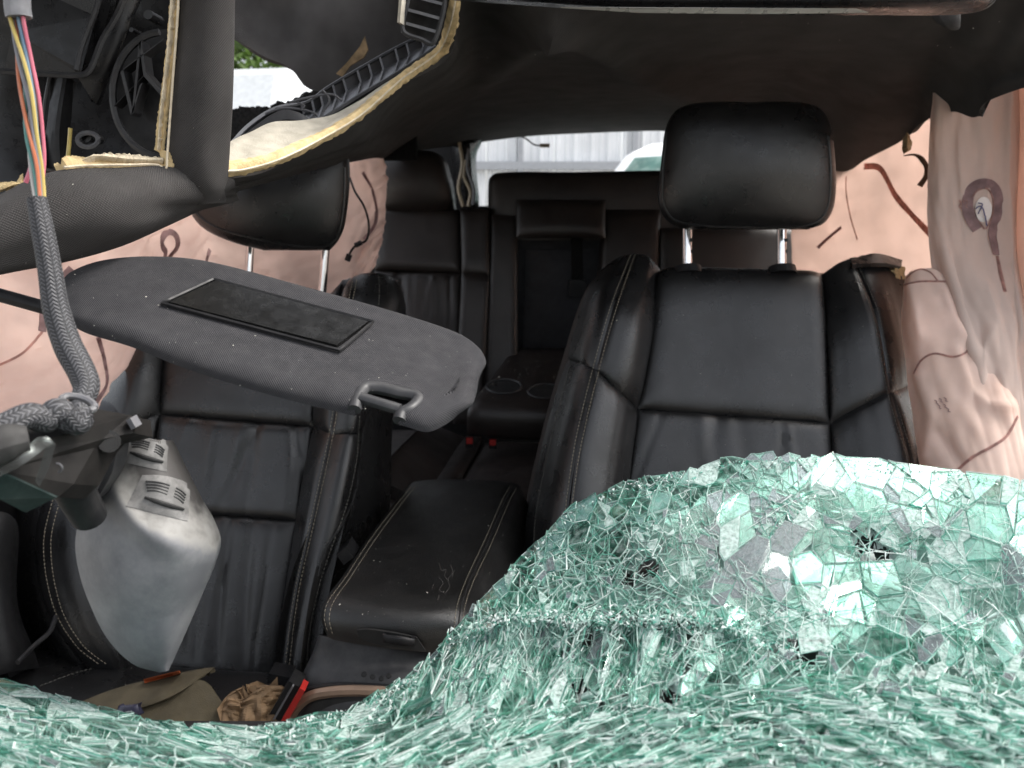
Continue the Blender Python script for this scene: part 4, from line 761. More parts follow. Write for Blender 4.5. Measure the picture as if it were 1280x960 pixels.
patch('airbag_cloth', AIRBAGSHADE, rf, [[(1168, 100, 1.38), (1160, 200, 1.37), (1160, 280, 1.355), (1168, 340, 1.33), (1190, 410, 1.285), (1206, 470, 1.25), (1215, 515, 1.23)], [(1185, 90, 1.355), (1180, 200, 1.345), (1184, 300, 1.325), (1198, 370, 1.28), (1212, 430, 1.235), (1222, 480, 1.21), (1230, 525, 1.2)], [(1220, 80, 1.345), (1216, 200, 1.335), (1220, 300, 1.315), (1232, 370, 1.265), (1244, 440, 1.22), (1252, 500, 1.195), (1256, 545, 1.18)], [(1256, 70, 1.345), (1254, 200, 1.335), (1254, 300, 1.315), (1262, 380, 1.26), (1270, 450, 1.215), (1275, 520, 1.185), (1272, 560, 1.17)], [(1278, 60, 1.36), (1274, 200, 1.35), (1270, 300, 1.335), (1275, 400, 1.27), (1280, 470, 1.23), (1284, 530, 1.2), (1278, 570, 1.185)]], 80, 90, thick=.004, key='rf', fn=folds(75, .007, 2., (1.4, .7)), post=creases([([(1262, 70), (1258, 220), (1262, 330), (1276, 420)], 5, .009), ([(1232, 360), (1246, 400), (1228, 440), (1226, 486)], 6, .007), ([(1180, 310), (1200, 380), (1216, 440)], 7, .008), ([(1240, 490), (1262, 505)], 5, .008), ([(1195, 100), (1192, 200), (1205, 300)], 10, -.008)]))
ribbon('printed_band', [(1222, 288), (1214, 275), (1209, 258), (1212, 240), (1222, 231), (1234, 230), (1244, 238), (1247, 255), (1244, 275), (1240, 292), (1246, 320)], 'rf', rf, PRINT, .0085)
ribbon('printed_line', [(1231, 287), (1218, 268), (1215, 250), (1222, 238), (1234, 236), (1241, 250), (1239, 272), (1232, 287)], 'rf', rf, PRINTTHIN, .0012)
mb = MB(); q = [hit(1229 + 10*math.cos(a), 262 + 16*math.sin(a), 'rf') for a in np.linspace(0, 2*math.pi, 20, endpoint=False)]
mb.slab(np.array([h[0] + h[1]*.002 for h in q if h]), (0, .001, 0)); mb.build('printed_disc', simple('pale_print', (.72, .66, .62), .9, noise=.1), rf, False)
ribbon('printed_line', [(1218, 262), (1224, 258), (1228, 262), (1233, 283)], 'rf', rf, simple('blue_ink', (.08, .08, .16), .9), .0009, lift=.0045)
ribbon('printed_line', [(1222, 268), (1227, 256), (1222, 254)], 'rf', rf, bpy.data.materials['blue_ink'], .0008, lift=.0045)
for x in (1199, 1203, 1207): ribbon('printed_mark', [(x, 250), (x + 2, 254), (x, 258), (x + 3, 261)], 'rf', rf, PRINTTHIN, .001, n=10)
ribbon('printed_band', [(1246, 320), (1250, 340), (1256, 365)], 'rf', rf, PRINTTHIN, .003)
# outer sheet at the far right edge
rg = thing('curtain_airbag', 'smooth pink airbag sheet at the right edge of the picture, beside the shaded fold', 'airbag', (.8, 1.2, .9), 'deployed curtain airbags')
patch('airbag_cloth', AIRBAG, rg, [[(1225, 80, 1.46), (1232, 250, 1.45), (1245, 420, 1.38), (1250, 620, 1.32)], [(1260, 70, 1.38), (1265, 250, 1.36), (1272, 420, 1.3), (1275, 620, 1.26)], [(1330, 40, 1.24), (1330, 250, 1.22), (1330, 420, 1.2), (1330, 620, 1.18)]], 20, 40, thick=.004, key='rg', fn=folds(78, .005, 2.))
sa = thing('side_airbag', 'stained peach side airbag bulging out of the torn driver seat edge', 'airbag', (.66, 1.2, .9))
patch('airbag_cloth', AIRBAGSTAIN, sa, [[(1131, 345, 1.34), (1127, 400, 1.31), (1133, 460, 1.27), (1142, 530, 1.23), (1152, 600, 1.19), (1160, 680, 1.15)], [(1140, 338, 1.32), (1142, 400, 1.275), (1155, 470, 1.23), (1168, 540, 1.19), (1178, 610, 1.15), (1185, 690, 1.11)], [(1165, 336, 1.31), (1175, 400, 1.26), (1192, 470, 1.21), (1205, 540, 1.165), (1215, 610, 1.12), (1220, 700, 1.08)], [(1185, 350, 1.31), (1205, 410, 1.255), (1225, 480, 1.20), (1240, 540, 1.155), (1250, 610, 1.11), (1258, 700, 1.07)], [(1196, 365, 1.33), (1222, 425, 1.265), (1250, 490, 1.19), (1265, 545, 1.155), (1272, 610, 1.12), (1285, 700, 1.08)], [(1200, 380, 1.36), (1235, 440, 1.285), (1268, 495, 1.195), (1280, 550, 1.165), (1292, 610, 1.13), (1310, 700, 1.09)]], 90, 100, thick=.004, key='sa', fn=folds(81, .005, 1.5, (1, 1)), post=creases([([(1178, 368), (1190, 400), (1204, 422)], 6, .008), ([(1195, 440), (1215, 490), (1235, 505), (1262, 508)], 7, .006), ([(1150, 470), (1165, 520), (1160, 570)], 8, .008), ([(1170, 540), (1200, 575)], 8, -.008), ([(1140, 360), (1150, 420)], 6, .008)]))
ribbon('printed_line', [(1131, 356), (1150, 352), (1178, 352), (1182, 352)], 'sa', sa, PRINTTHIN, .0016)
ribbon('printed_line', [(1133, 348), (1148, 337), (1162, 340), (1172, 351)], 'sa', sa, PRINTTHIN, .001)
ribbon('printed_line', [(1142, 468), (1152, 450), (1168, 442), (1190, 446), (1205, 442), (1218, 428), (1222, 412), (1212, 390), (1196, 375)], 'sa', sa, PRINTTHIN, .0015)
ribbon('printed_line', [(1198, 587), (1215, 572), (1240, 558), (1258, 545), (1272, 520)], 'sa', sa, PRINTTHIN, .002)
for k, (x, y) in enumerate(((1168, 500), (1174, 498), (1180, 497), (1172, 506), (1179, 505), (1183, 510))):
    ribbon('printed_mark', [(x, y), (x + 3, y + 2), (x + 2, y + 4), (x + 5, y + 5)], 'sa', sa, PRINT, .0006, n=10)
# shreds
sh = patch('cloth_shred', SHRED, None, [[(1130, 194, 1.5), (1131, 195, 1.5)], [(1143, 192, 1.5), (1144, 195, 1.5)], [(1154, 196, 1.5), (1152, 203, 1.5)], [(1161, 208, 1.5), (1156, 210, 1.5)], [(1160, 222, 1.5), (1155, 220, 1.5)], [(1153, 234, 1.5), (1147, 231, 1.5)]], 40, 5, thick=.003)
tag(sh, 'curled dark cloth shred dangling below the torn liner edge', 'cloth scrap')
sh2 = patch('foam_scrap', simple('dull_foam', (.34, .26, .15), .95, noise=.4, nscale=90, bump=.6), None, [[(1128, 174, 1.55), (1128, 182, 1.55)], [(1134, 170, 1.54), (1134, 186, 1.54)], [(1141, 178, 1.55), (1138, 187, 1.55)]], 8, 8, thick=.012, fn=lambda u, v: .003*vnoise(np.stack([u*2, v*2], -1), 5))
tag(sh2, 'small scrap of tan foam stuck at the torn liner corner', 'foam scrap')

# ================================================================== SUN VISOR
vs = thing('sun_visor', 'grey cloth sun visor hanging across the passenger seat with a black mirror flap', 'sun visor', P(350, 430, .68))
vp = np.array([(78, 360, .715, 76, 398, .685), (92, 347, .73, 88, 406, .665), (138, 332, .75, 112, 418, .645), (195, 327, .76, 165, 434, .63), (260, 332, .76, 230, 460, .62), (380, 363, .755, 335, 493, .61), (480, 391, .745, 435, 518, .60), (543, 411, .738, 503, 532, .595), (574, 423, .732, 533, 540, .595), (590, 433, .722, 553, 533, .605), (598, 441, .713, 570, 521, .62), (603, 450, .705, 582, 507, .64), (605, 458, .70, 591, 494, .655)])
vc = cr(vp, 70); cols = [[tuple(a[:3]), tuple(a[:3]*.5 + a[3:]*.5 + np.array([0, 0, -.006])), tuple(a[3:])] for a in vc]
VG = surf(cols, 150, 60, puff=.011, ew=.10)
FRONT['visor'] = [VG]
nn, _ = normals(VG); VB = VG - nn * .020
notch = [(443, 522), (446, 497), (456, 482), (472, 481), (516, 490), (523, 495), (515, 505), (502, 512), (497, 535)]
def inside(x, y, poly):
    c = False; n = len(poly)
    for i in range(n):
        x0, y0 = poly[i]; x1, y1 = poly[(i+1) % n]
        if (y0 > y) != (y1 > y) and x < (x1-x0)*(y-y0)/(y1-y0) + x0: c = not c
    return c
def proj(p):
    d = np.asarray(p) - CAM; f = d[1]*CP - d[2]*SP; u = d[1]*SP + d[2]*CP
    return 640 + F*d[0]/f, 480 - F*u/f
mb = MB().grid(VG, 0, VB); keep = []
for q in mb.f:
    c = np.mean([VG.reshape(-1, 3)[i % (60*150)] for i in q], axis=0); keep.append(not inside(*proj(c), notch))
mb.f = [f for f, k in zip(mb.f, keep) if k]; mb.m = [0]*len(mb.f)
mb.build('visor_body', VISORCLOTH, vs)
VN = lambda x, y, l: (lambda h: h[0] + h[1]*l)(hit(x, y, 'visor'))
def onv(pts, l): return np.array([VN(x, y, l) for x, y in pts])
MB().tube(onv([(443, 512)], .0) .repeat(1, 0).tolist() + onv([(446, 496), (456, 481), (472, 480), (500, 486), (519, 490)], -.004).tolist() + onv([(524, 496), (514, 507), (502, 514)], -.004).tolist() + onv([(499, 526)], 0).tolist(), .0055, 10, res=70).build('clip_frame', DARKGREY, vs)
q0 = P(450, 497, .607); q1 = P(500, 512, .603); MB().tube([q0, q1], .0048, 12, res=6).build('clip_bar', DARKGREY, vs)
fq = [(267, 352), (466, 405), (425, 441), (203, 382)]
def quadgrid(q, nu, nv): return [[(1-u)*(1-v)*np.array(q[0]) + u*(1-v)*np.array(q[1]) + u*v*np.array(q[2]) + (1-u)*v*np.array(q[3]) for u in np.linspace(0, 1, nu)] for v in np.linspace(0, 1, nv)]
fg = np.array([[VN(x, y, .004) for x, y in row] for row in quadgrid([(270, 355), (460, 406), (421, 436), (212, 382)], 20, 8)])
fb = np.array([[VN(x, y, -.003) for x, y in row] for row in quadgrid([(270, 355), (460, 406), (421, 436), (212, 382)], 20, 8)])
MB().grid(fg, 0, fb).build('mirror_flap', MIRRORFLAP, vs)
ring = [tuple(p) for a, b in zip(fq, fq[1:] + fq[:1]) for p in np.linspace(a, b, 12, endpoint=False)]
pr = onv(ring + ring[:1], .0025); MB().tube(pr, .0018, 6).build('flap_frame', PLASTIC, vs)
MB().tube(PP([(-60, 353, .70), (0, 369, .70), (72, 389, .70)]), .0062, 10, res=10).build('visor_rod', PLASTIC, vs)
MB().tube(PP([(64, 386, .698), (100, 394, .70)]), .010, 12, res=4).build('rod_socket', PLASTIC, vs)

# ================================================================== MIRROR AND HARNESS
mr_ = thing('rear_view_mirror', 'dusty grey rear view mirror hanging by its bracket in front of the passenger seat', 'mirror', P(180, 700, .56))
MK = 'mir'
mL = cr(np.array([(150, 547), (126, 572), (112, 610), (99, 648), (94, 680), (98, 712), (110, 750), (134, 798), (166, 830), (200, 841)], float), 170)
mR = cr(np.array([(205, 551), (215, 572), (228, 598), (244, 630), (262, 662), (270, 690), (262, 720), (246, 758), (228, 800), (211, 838)], float), 170)
vv = np.linspace(0, 1, 170); uu = np.linspace(0, 1, 110)
Yb = np.interp(vv, [0, .25, .5, .75, 1], [.60, .592, .585, .578, .566]); bl = np.interp(vv, [0, .1, .3, .42, .6, .85, 1], [.008, .016, .026, .034, .036, .024, .004])
bl = np.convolve(np.pad(bl, 11, mode='edge'), np.ones(23) / 23, 'valid')
ridge = lambda u: np.interp(u, [0, .18, .35, .55, .75, 1], [.16, .20, .30, .41, .47, .53])
MG = np.array([[P(*(mL[i] * (1 - u) + mR[i] * u), Yb[i] - bl[i] * (1 - abs(2 * u - 1) ** 2.6) - .006 * math.exp(-((vv[i] - ridge(u)) / .07) ** 2) * math.exp(-((u - .5) / .3) ** 2)) for u in uu] for i in range(170)])
FRONT[MK] = [MG]; mc = MG.reshape(-1, 3).mean(0)
MBk = mc + (np.array([[P(*(mL[i] * (1 - u) + mR[i] * u), Yb[i]) for u in uu] for i in range(170)]) - mc) * .94 + np.array([0, .02, 0])
mb = MB().grid(MG, 0, MBk)
def smooth_(a, b, x): t = min(1, max(0, (x - a) / (b - a))); return t * t * (3 - 2 * t)
msh = mb.build('mirror_shell', MIRRORSHELL, mr_)
dv_ = [smooth_(.02, -.06, v - ridge(u)) * .5 + .5 * smooth_(-.12, -.34, v - ridge(u)) for v in vv for u in uu]  # dust band above the ridge, growing darker towards the top
at = msh.data.attributes.new('dust_and_dark', 'FLOAT', 'POINT'); at.data.foreach_set('value', dv_ + dv_)
t_ = MIRRORSHELL.node_tree; pb_n = next(n for n in t_.nodes if n.type == 'BSDF_PRINCIPLED'); src = pb_n.inputs['Base Color'].links[0].from_socket
an_ = t_.nodes.new('ShaderNodeAttribute'); an_.attribute_name = 'dust_and_dark'; geo_ = t_.nodes.new('ShaderNodeNewGeometry')
nz_ = t_.nodes.new('ShaderNodeTexNoise'); nz_.inputs['Scale'].default_value = 110; nz_.inputs['Detail'].default_value = 8; t_.links.new(geo_.outputs['Position'], nz_.inputs['Vector'])
ad_ = t_.nodes.new('ShaderNodeMath'); ad_.operation = 'MULTIPLY_ADD'; ad_.inputs[1].default_value = .5; t_.links.new(nz_.outputs[0], ad_.inputs[0]); t_.links.new(an_.outputs['Fac'], ad_.inputs[2])
rp_ = t_.nodes.new('ShaderNodeValToRGB'); cr_ = rp_.color_ramp; cr_.elements[0].position = .30; cr_.elements[0].color = (0, 0, 0, 1); cr_.elements[1].position = .75; cr_.elements[1].color = (1, 1, 1, 1)
t_.links.new(ad_.outputs[0], rp_.inputs[0])
r2_ = t_.nodes.new('ShaderNodeValToRGB'); c2_ = r2_.color_ramp; c2_.elements[0].position = .70; c2_.elements[0].color = (.20, .195, .183, 1); c2_.elements[1].position = 1.2 if False else 1.0; c2_.elements[1].color = (.050, .047, .045, 1)
t_.links.new(ad_.outputs[0], r2_.inputs[0])
mx_ = t_.nodes.new('ShaderNodeMix'); mx_.data_type = 'RGBA'; t_.links.new(rp_.outputs[0], mx_.inputs[0]); t_.links.new(src, mx_.inputs[6]); t_.links.new(r2_.outputs[0], mx_.inputs[7]); t_.links.new(mx_.outputs[2], pb_n.inputs['Base Color'])
VENT = simple('vent_grey', (.10, .098, .095), .55, spec=.3, noise=.2, dust=.5, dscale=60, dustcol=(.34, .33, .32))
def vent(cx, cy, sc, ang):
    c, s = math.cos(ang), math.sin(ang); T = lambda x, y: (cx + sc*(x*c - y*s), cy + sc*(x*s + y*c))
    G = np.array([[(lambda h: h[0] + h[1]*(.0005 + .0017*math.sin(math.pi*u)**.5*math.sin(math.pi*v)**.5) if h else None)(hit(*T((u-.5)*78*(1 - .25*(1-v)), (v-.5)*42 - 6*math.sin(math.pi*u)*(1-v)), MK)) for u in np.linspace(0, 1, 14)] for v in np.linspace(0, 1, 8)], dtype=object)
    G = np.array([[p if p is not None else G[4][6] for p in r] for r in G.tolist()], float)
    o = MB().grid(G, 0, G + np.array([0, .004, 0])).build('vent', VENT, mr_)
    def slot(pts, r, lift):
        q = [hit(*T(*p), MK) for p in pts]; q = [h[0] + h[1]*lift for h in q if h]
        if len(q) > 2: MB().tube(np.array(q), r, 6, res=14).build('vent_slot', SEAM, o)
    for k in range(4): slot([(-22 + k*1.5, -15 + k*3.6), (-8, -17 + k*3.6), (6, -16 + k*3.8)], .0007, .0019)
    for k in range(4): slot([(14, -15 + k*3.6), (21, -13 + k*3.6), (28, -9 + k*3.4)], .0007, .0017)
    q = [hit(*T(*p), MK) for p in ((-18, 4.5), (-6, 6), (6, 7.5), (18, 8.5), (30, 9))]
    q = [h[0] + h[1]*.0022 for h in q if h]
    if len(q) > 3: MB().tube(np.array(q), [.001, .0018, .002, .0018, .001], 8, res=16).build('vent_lens', SEAM, o)
vent(201, 622, 1.0, R(14)); vent(180, 566, .82, R(13))
patch('mirror_wedge', DARKGREY, mr_, [[(122, 562, .57), (112, 600, .57), (106, 636, .57)], [(146, 560, .56), (140, 590, .555), (120, 626, .555)]], 8, 14, thick=.02, back='y', puff=.003, ew=.2)
MB().tube(PP([(80, 588, .52), (96, 618, .535), (112, 646, .55)]), [.0145, .0135, .0125], 20, res=8).build('mirror_arm', PLASTIC, mr_)
MB().tube(PP([(127, 550, .545), (137, 552, .535)]), [.009, .008], 14, res=3).build('ball_screw', GLOSSBLACK, mr_)
bx = MB(); top_ = PP([(20, 536, .50), (108, 509, .55), (163, 519, .555), (166, 541, .55), (128, 549, .53), (118, 560, .525), (92, 605, .50), (72, 622, .49), (0, 588, .46), (-30, 575, .45)])
bx.slab(top_, (0, .03, -.012)); bx.build('mirror_bracket', simple('bracket_plastic', (.009, .0082, .0078), .6, spec=.15, noise=.3, nscale=40, dust=.3, dscale=50, dustcol=(.03, .027, .024)), mr_, False)
bx = MB(); bx.slab(PP([(-30, 578, .449), (0, 590, .459), (70, 622, .488), (32, 641, .485), (0, 624, .465), (-30, 610, .45)]), (0, .02, 0)); bx.build('bracket_face', REFLECTPL, mr_, False)
MB().hexa(*bar((160, 524), (167, 536), 3, .545, .01)).build('bracket_clip', GREYPL, mr_, False)
an = np.linspace(0, 2*math.pi, 14); MB().tube(PP([(119 + 6*math.cos(a), 528 + 5*math.sin(a), .545) for a in an]), .0007, 5).build('moulded_ring', DARKGREY, mr_)
an = np.linspace(-1.5, 1.2, 10); MB().tube(PP([(70 + 8*math.cos(a), 585 + 6*math.sin(a), .487) for a in an]), .0006, 5).build('moulded_arc', GREYPL, mr_)
CLEARP = glassmat('clear_plastic_strip', (.8, .82, .82), (.15, .45), (.17, .17, .165), cscale=90, rough=.2)
patch('torn_tape', CLEARP, mr_, [[(-5, 588, .455), (0, 596, .455)], [(25, 570, .46), (30, 580, .46)], [(45, 548, .475), (62, 556, .475)], [(60, 545, .48), (70, 556, .48)]], 24, 6, thick=.0012)
patch('torn_tape', CLEARP, mr_, [[(57, 560, .472), (68, 558, .472)], [(51, 580, .472), (58, 590, .472)], [(44, 602, .472), (49, 607, .472)]], 12, 6, thick=.0012)

wh = thing('wire_harness', 'braided grey wire sleeve with coloured wires hanging to the mirror bracket', 'wire harness', P(70, 380, .55))
sp = [(46, 248, .57), (54, 290, .565), (63, 340, .56), (70, 385, .555), (84, 430, .55), (102, 465, .545), (108, 485, .54), (100, 505, .53)]
MB().tube(PP(sp), [.0065, .0075, .0078, .0085, .0093, .0098, .0092, .0075], 18, res=60).build('braided_sleeve', SLEEVE, wh)
MB().tube(PP([(103, 512, .515), (88, 525, .505), (72, 512, .50), (58, 524, .495), (36, 520, .485), (12, 530, .475), (-20, 545, .465)]), [.0085, .0095, .008, .009, .0085, .0085, .009], 18, res=70).build('braided_sleeve', SLEEVE, wh)
MB().tube(PP([(82, 515, .50), (96, 530, .505), (104, 520, .51)]), .008, 14, res=20).build('braided_sleeve', SLEEVE, wh)
MB().tube(PP([(-10, 560, .46), (14, 552, .465), (36, 548, .47)]), [.013, .012, .008], 14, res=14).build('tape_wrap', simple('grey_tape', (.028, .027, .026), .8, noise=.3, nscale=60), wh)
an = np.linspace(0, 2*math.pi, 24); cx_ = P(98, 504, .52)
MB().tube(np.array([cx_ + .0105*np.array([math.cos(a), .6*math.sin(a), .35*math.cos(a)*-1 + .2*math.sin(a)]) for a in an]), .0026, 8).build('sleeve_ring', GREYPL, wh)
base = cr(PP([(22, -40, .60), (23, 20, .60), (30, 70, .598), (37, 120, .59), (41, 170, .585), (46, 210, .58), (49, 255, .572)]), 60)
tt = np.linspace(0, 1, 60)
for k, c in enumerate(('pink', 'white', 'teal', 'orange', 'grey', 'yellow', 'blue', 'pink', 'cream')):
    ph = k * .7; rr = .0040 + .0012 * math.sin(k * 3)
    off = np.stack([rr * np.cos(ph + 3.2*tt + .6*np.sin(6*tt + k)), rr * np.sin(ph + 3.2*tt), 0*tt], 1) * (1.15 - .5*tt[:, None]**4)
    MB().tube(base + off, .00135, 7).build(c + '_wire', WIRECOL[c], wh)
MB().tube(PP([(20, -40, .598), (22, 10, .598), (24, 22, .598)]), .0085, 12, res=8).build('wire_wrap', simple('grey_wrap', (.22, .22, .23), .7, noise=.3, nscale=80), wh)
MB().tube(PP([(40, 205, .66), (36, 218, .66), (32, 228, .66)]), .0018, 6, res=10).build('pink_wire', WIRECOL['pink'], wh)

# ================================================================== THINGS ON THE PASSENGER SEAT
fd = thing('cloth_folder', 'olive cloth folder with an orange label lying on the passenger seat cushion', 'folder', P(190, 870, .92))
patch('folder_cover', OLIVE, fd, [[(60, 895, .93), (62, 915, .91)], [(140, 862, .95), (150, 893, .91)], [(205, 846, .965), (215, 870, .92)], [(268, 834, .98), (262, 840, .97)]], 30, 12, thick=.008, puff=.004, ew=.2, key='fold', push=.0)
patch('folder_body', OLIVE, fd, [[(100, 905, .90), (100, 940, .88)], [(180, 882, .92), (185, 930, .88)], [(250, 850, .95), (255, 915, .90)], [(280, 880, .93), (276, 900, .91)]], 30, 16, thick=.03, puff=.002, ew=.1)
lb = np.array([[(lambda h: h[0] + h[1]*.0015)(hit(x, y, 'fold')) if hit(x, y, 'fold') else P(x, y, .94) for x, y in row] for row in quadgrid([(179, 849), (224, 838), (225, 843), (181, 855)], 6, 3)])
MB().grid(lb, 0, lb + np.array([0, .002, -.002])).build('label_tab', ORANGE, fd)
patch('dark_pouch', simple('navy_plastic', (.02, .02, .04), .3, noise=.3), fd, [[(148, 882, .895), (144, 896, .89)], [(172, 880, .895), (175, 894, .89)]], 8, 6, thick=.012, puff=.004, ew=.3)
pb_ = patch('crumpled_bag', PAPER, None, [[(279, 884, .93), (278, 900, .92)], [(286, 872, .92), (290, 912, .9)], [(303, 874, .925), (300, 915, .9)], [(322, 862, .925), (322, 914, .9)], [(340, 857, .94), (342, 907, .91)], [(366, 860, .95), (360, 890, .93)]], 38, 24, thick=.03, smooth=False, fn=lambda u, v: (np.clip(np.sin(np.pi*u)*np.sin(np.pi*v), 0, 1))**.5 * (.016 * np.abs(vnoise(np.stack([u*2.4, v*1.6], -1), 95)) + .004 * vnoise(np.stack([u*4, v*3], -1), 92)))
tag(pb_, 'crumpled brown paper bag beside the seat belt buckle', 'paper bag')
gb = MB().hexa(*bar((335, 848), (362, 853), 6, .99, .03)).build('grey_block', PLASTIC, None, False); tag(gb, 'small dark plastic block behind the crumpled paper bag', 'plastic block')

# ================================================================== SHATTERED WINDSCREEN
ws = thing('shattered_windscreen', 'collapsed green windscreen of shattered glass across the foreground', 'windscreen', P(700, 820, .52))
ctrl = np.array([(0,855,.56),(150,893,.54),(290,912,.53),(440,886,.56),(590,765,.62),(690,665,.675),(780,605,.70),(900,577,.715),(1040,572,.715),(1280,600,.69),
 (640,775,.58),(760,775,.572),(900,780,.562),(1100,800,.545),(1280,815,.52),(800,680,.625),(950,665,.64),(1100,670,.64),(1280,690,.60),
 (550,860,.53),(700,860,.52),(900,850,.505),(1100,865,.475),(1280,880,.45),(0,980,.40),(200,980,.40),(400,980,.40),(640,980,.39),(900,980,.38),(1280,980,.365),(0,910,.48),(200,935,.46),(400,930,.47)], float)
X = ctrl[:, :2] / 300; n_ = len(X)
def U(r2): return np.where(r2 > 1e-12, .5 * r2 * np.log(np.maximum(r2, 1e-12)), 0)
K = U(((X[:, None] - X[None]) ** 2).sum(2)) + 2e-3 * np.eye(n_); Pm = np.c_[np.ones(n_), X]
W = np.linalg.solve(np.block([[K, Pm], [Pm.T, np.zeros((3, 3))]]), np.r_[ctrl[:, 2], np.zeros(3)])
def depth(xy):
    x = np.asarray(xy, float).reshape(-1, 2) / 300
    k = U(((x[:, None] - X[None]) ** 2).sum(2))
    px = x[:, 0] * 300; py = x[:, 1] * 300
    fold = np.interp(px, [560, 640, 900, 1000, 1300], [800, 772, 775, 830, 850]); low = np.interp(px, [0, 300, 480, 650, 850, 1050, 1300], [800, 880, 885, 885, 870, 848, 862])
    wx = np.clip((px - 540) / 60, 0, 1) * np.clip((960 - px) / 60, 0, 1)
    o = -.012 * np.exp(-np.abs(py - fold) / 12) * wx
    bd = np.clip((py - fold) / 25, 0, 1) * np.clip((low + 15 - py) / 25, 0, 1) * np.clip((px - 480) / 60, 0, 1)
    o += .006 * bd * np.sin((px + (py - 800) * .35) / 9.5 + 1.5 * np.sin(px / 41))
    o += .004 * vnoise(np.stack([px / 240, py / 190], -1), 71)
    lo_ = np.clip((py - low) / 20, 0, 1)
    o += .004 * lo_ * np.sin((py + px * np.interp(px, [0, 350, 500, 850, 1000, 1280], [-.25, -.1, .42, .3, -.1, -.25])) / 6.5 + 2 * np.sin(px / 90))
    return k @ W[:n_] + W[n_] + x @ W[n_+1:] + o
def lift(xy, off=0.):
    xy = np.asarray(xy, float).reshape(-1, 2); d = depth(xy)
    off = np.broadcast_to(off, d.shape)
    return np.array([P(x, y, Y + o) for (x, y), Y, o in zip(xy, d, off)])
EDGE = np.array([(-60,838),(0,856),(100,880),(200,905),(290,912),(350,905),(440,886),(520,842),(590,766),(690,664),(715,637),(780,605),(890,586),(902,577),(1040,573),(1130,580),(1200,592),(1280,602),(1360,612)], float)
def edge_y(x): return np.interp(x, EDGE[:, 0], EDGE[:, 1])
def region(x, y):
    """cell length, width, direction (deg, image sense) at a pixel"""
    e = edge_y(x)
    fold = np.interp(x, [560, 640, 900, 1000, 1300], [800, 772, 775, 830, 850])
    low = np.interp(x, [0, 300, 480, 650, 850, 1050, 1300], [800, 880, 885, 885, 870, 848, 862])
    if y > low:
        a = np.interp(x, [0, 200, 350, 480, 640, 850, 1000, 1280], [16, 14, 4, -24, -26, -16, 6, 14]); return 58, 13, a
    if y > fold:
        if x < 850: return 40, 14, -68
        return 40, 22, -50
    if x > 990: return 54, 44, 30
    if x > 880 and y > 620 and y < 745: return 58, 40, -60
    return 34, 22, -60
# seeds
seeds = []
r = np.random.default_rng(11); tries = 0
grid = {}
while tries < 60000:
    tries += 1
    x = r.uniform(-30, 1310); y = r.uniform(560, 985)
    if y < edge_y(x) + 1: continue
    l, wd, a = region(x, y); ca, sa_ = math.cos(R(a)), math.sin(R(a)); ok = True
    gx, gy = int(x // 70), int(y // 70)
    for ix in (gx-1, gx, gx+1):
        for iy in (gy-1, gy, gy+1):
            for (x2, y2) in grid.get((ix, iy), ()):
                dx, dy = x - x2, y - y2; p = (dx*ca + dy*sa_) / l; q = (-dx*sa_ + dy*ca) / wd
                if p*p + q*q < .55: ok = False; break
            if not ok: break
        if not ok: break
    if ok: seeds.append((x, y)); grid.setdefault((gx, gy), []).append((x, y))
seeds = np.array(seeds)
def clip(poly, a, b, c):
    """keep a*x+b*y<=c"""
    o = []; n = len(poly)
    for i in range(n):
        p, q = poly[i], poly[(i+1) % n]; dp = a*p[0]+b*p[1]-c; dq = a*q[0]+b*q[1]-c
        if dp <= 0: o.append(p)
        if dp * dq < 0: t = dp / (dp - dq); o.append((p[0]+(q[0]-p[0])*t, p[1]+(q[1]-p[1])*t))
    return o
HOLES = [(1083, 680, 15), (1103, 692, 11), (812, 712, 15), (786, 726, 11), (655, 842, 11), (722, 862, 12), (735, 800, 10), (1010, 822, 16), (838, 872, 14), (962, 812, 10), (900, 690, 8)]
cells = []
def area(pp): return .5 * abs(sum(pp[j][0]*pp[(j+1) % len(pp)][1] - pp[(j+1) % len(pp)][0]*pp[j][1] for j in range(len(pp))))
def field(x, y): return float(vnoise(np.array([[x / 210, y / 150]]), 33)[0] + .5 * vnoise(np.array([[x / 80, y / 60]]), 34)[0])
def shatter(pp, l, wd, tgt):
    '''split a convex piece by random straight cracks, in the piece's own stretched frame'''
    if area(pp) < tgt or len(pp) < 3: return [pp] if len(pp) >= 3 else []
    w_ = r.dirichlet(np.ones(len(pp))); c = (sum(a*p[0] for a, p in zip(w_, pp)), sum(a*p[1] for a, p in zip(w_, pp)))
    P_ = np.array(pp); q = P_ - P_.mean(0); ev, evec = np.linalg.eigh(q.T @ q); a = evec[:, 1]
    an = math.atan2(a[1], a[0]) + (math.pi/2 if l > 2.4*wd and r.random() < (0.55 if l > 4*wd else .7) else 0) + r.normal(0, .25 if l > 4 * wd else (.30 if l > 2.4 * wd else .75)); n0, n1 = math.cos(an), math.sin(an); cc_ = n0*c[0] + n1*c[1]
    A_ = clip(pp, n0, n1, cc_); B_ = clip(pp, -n0, -n1, -cc_)
    o = []
    for k in (A_, B_): o += shatter(k, l, wd, tgt * r.uniform(.6, 1.5))
    return o
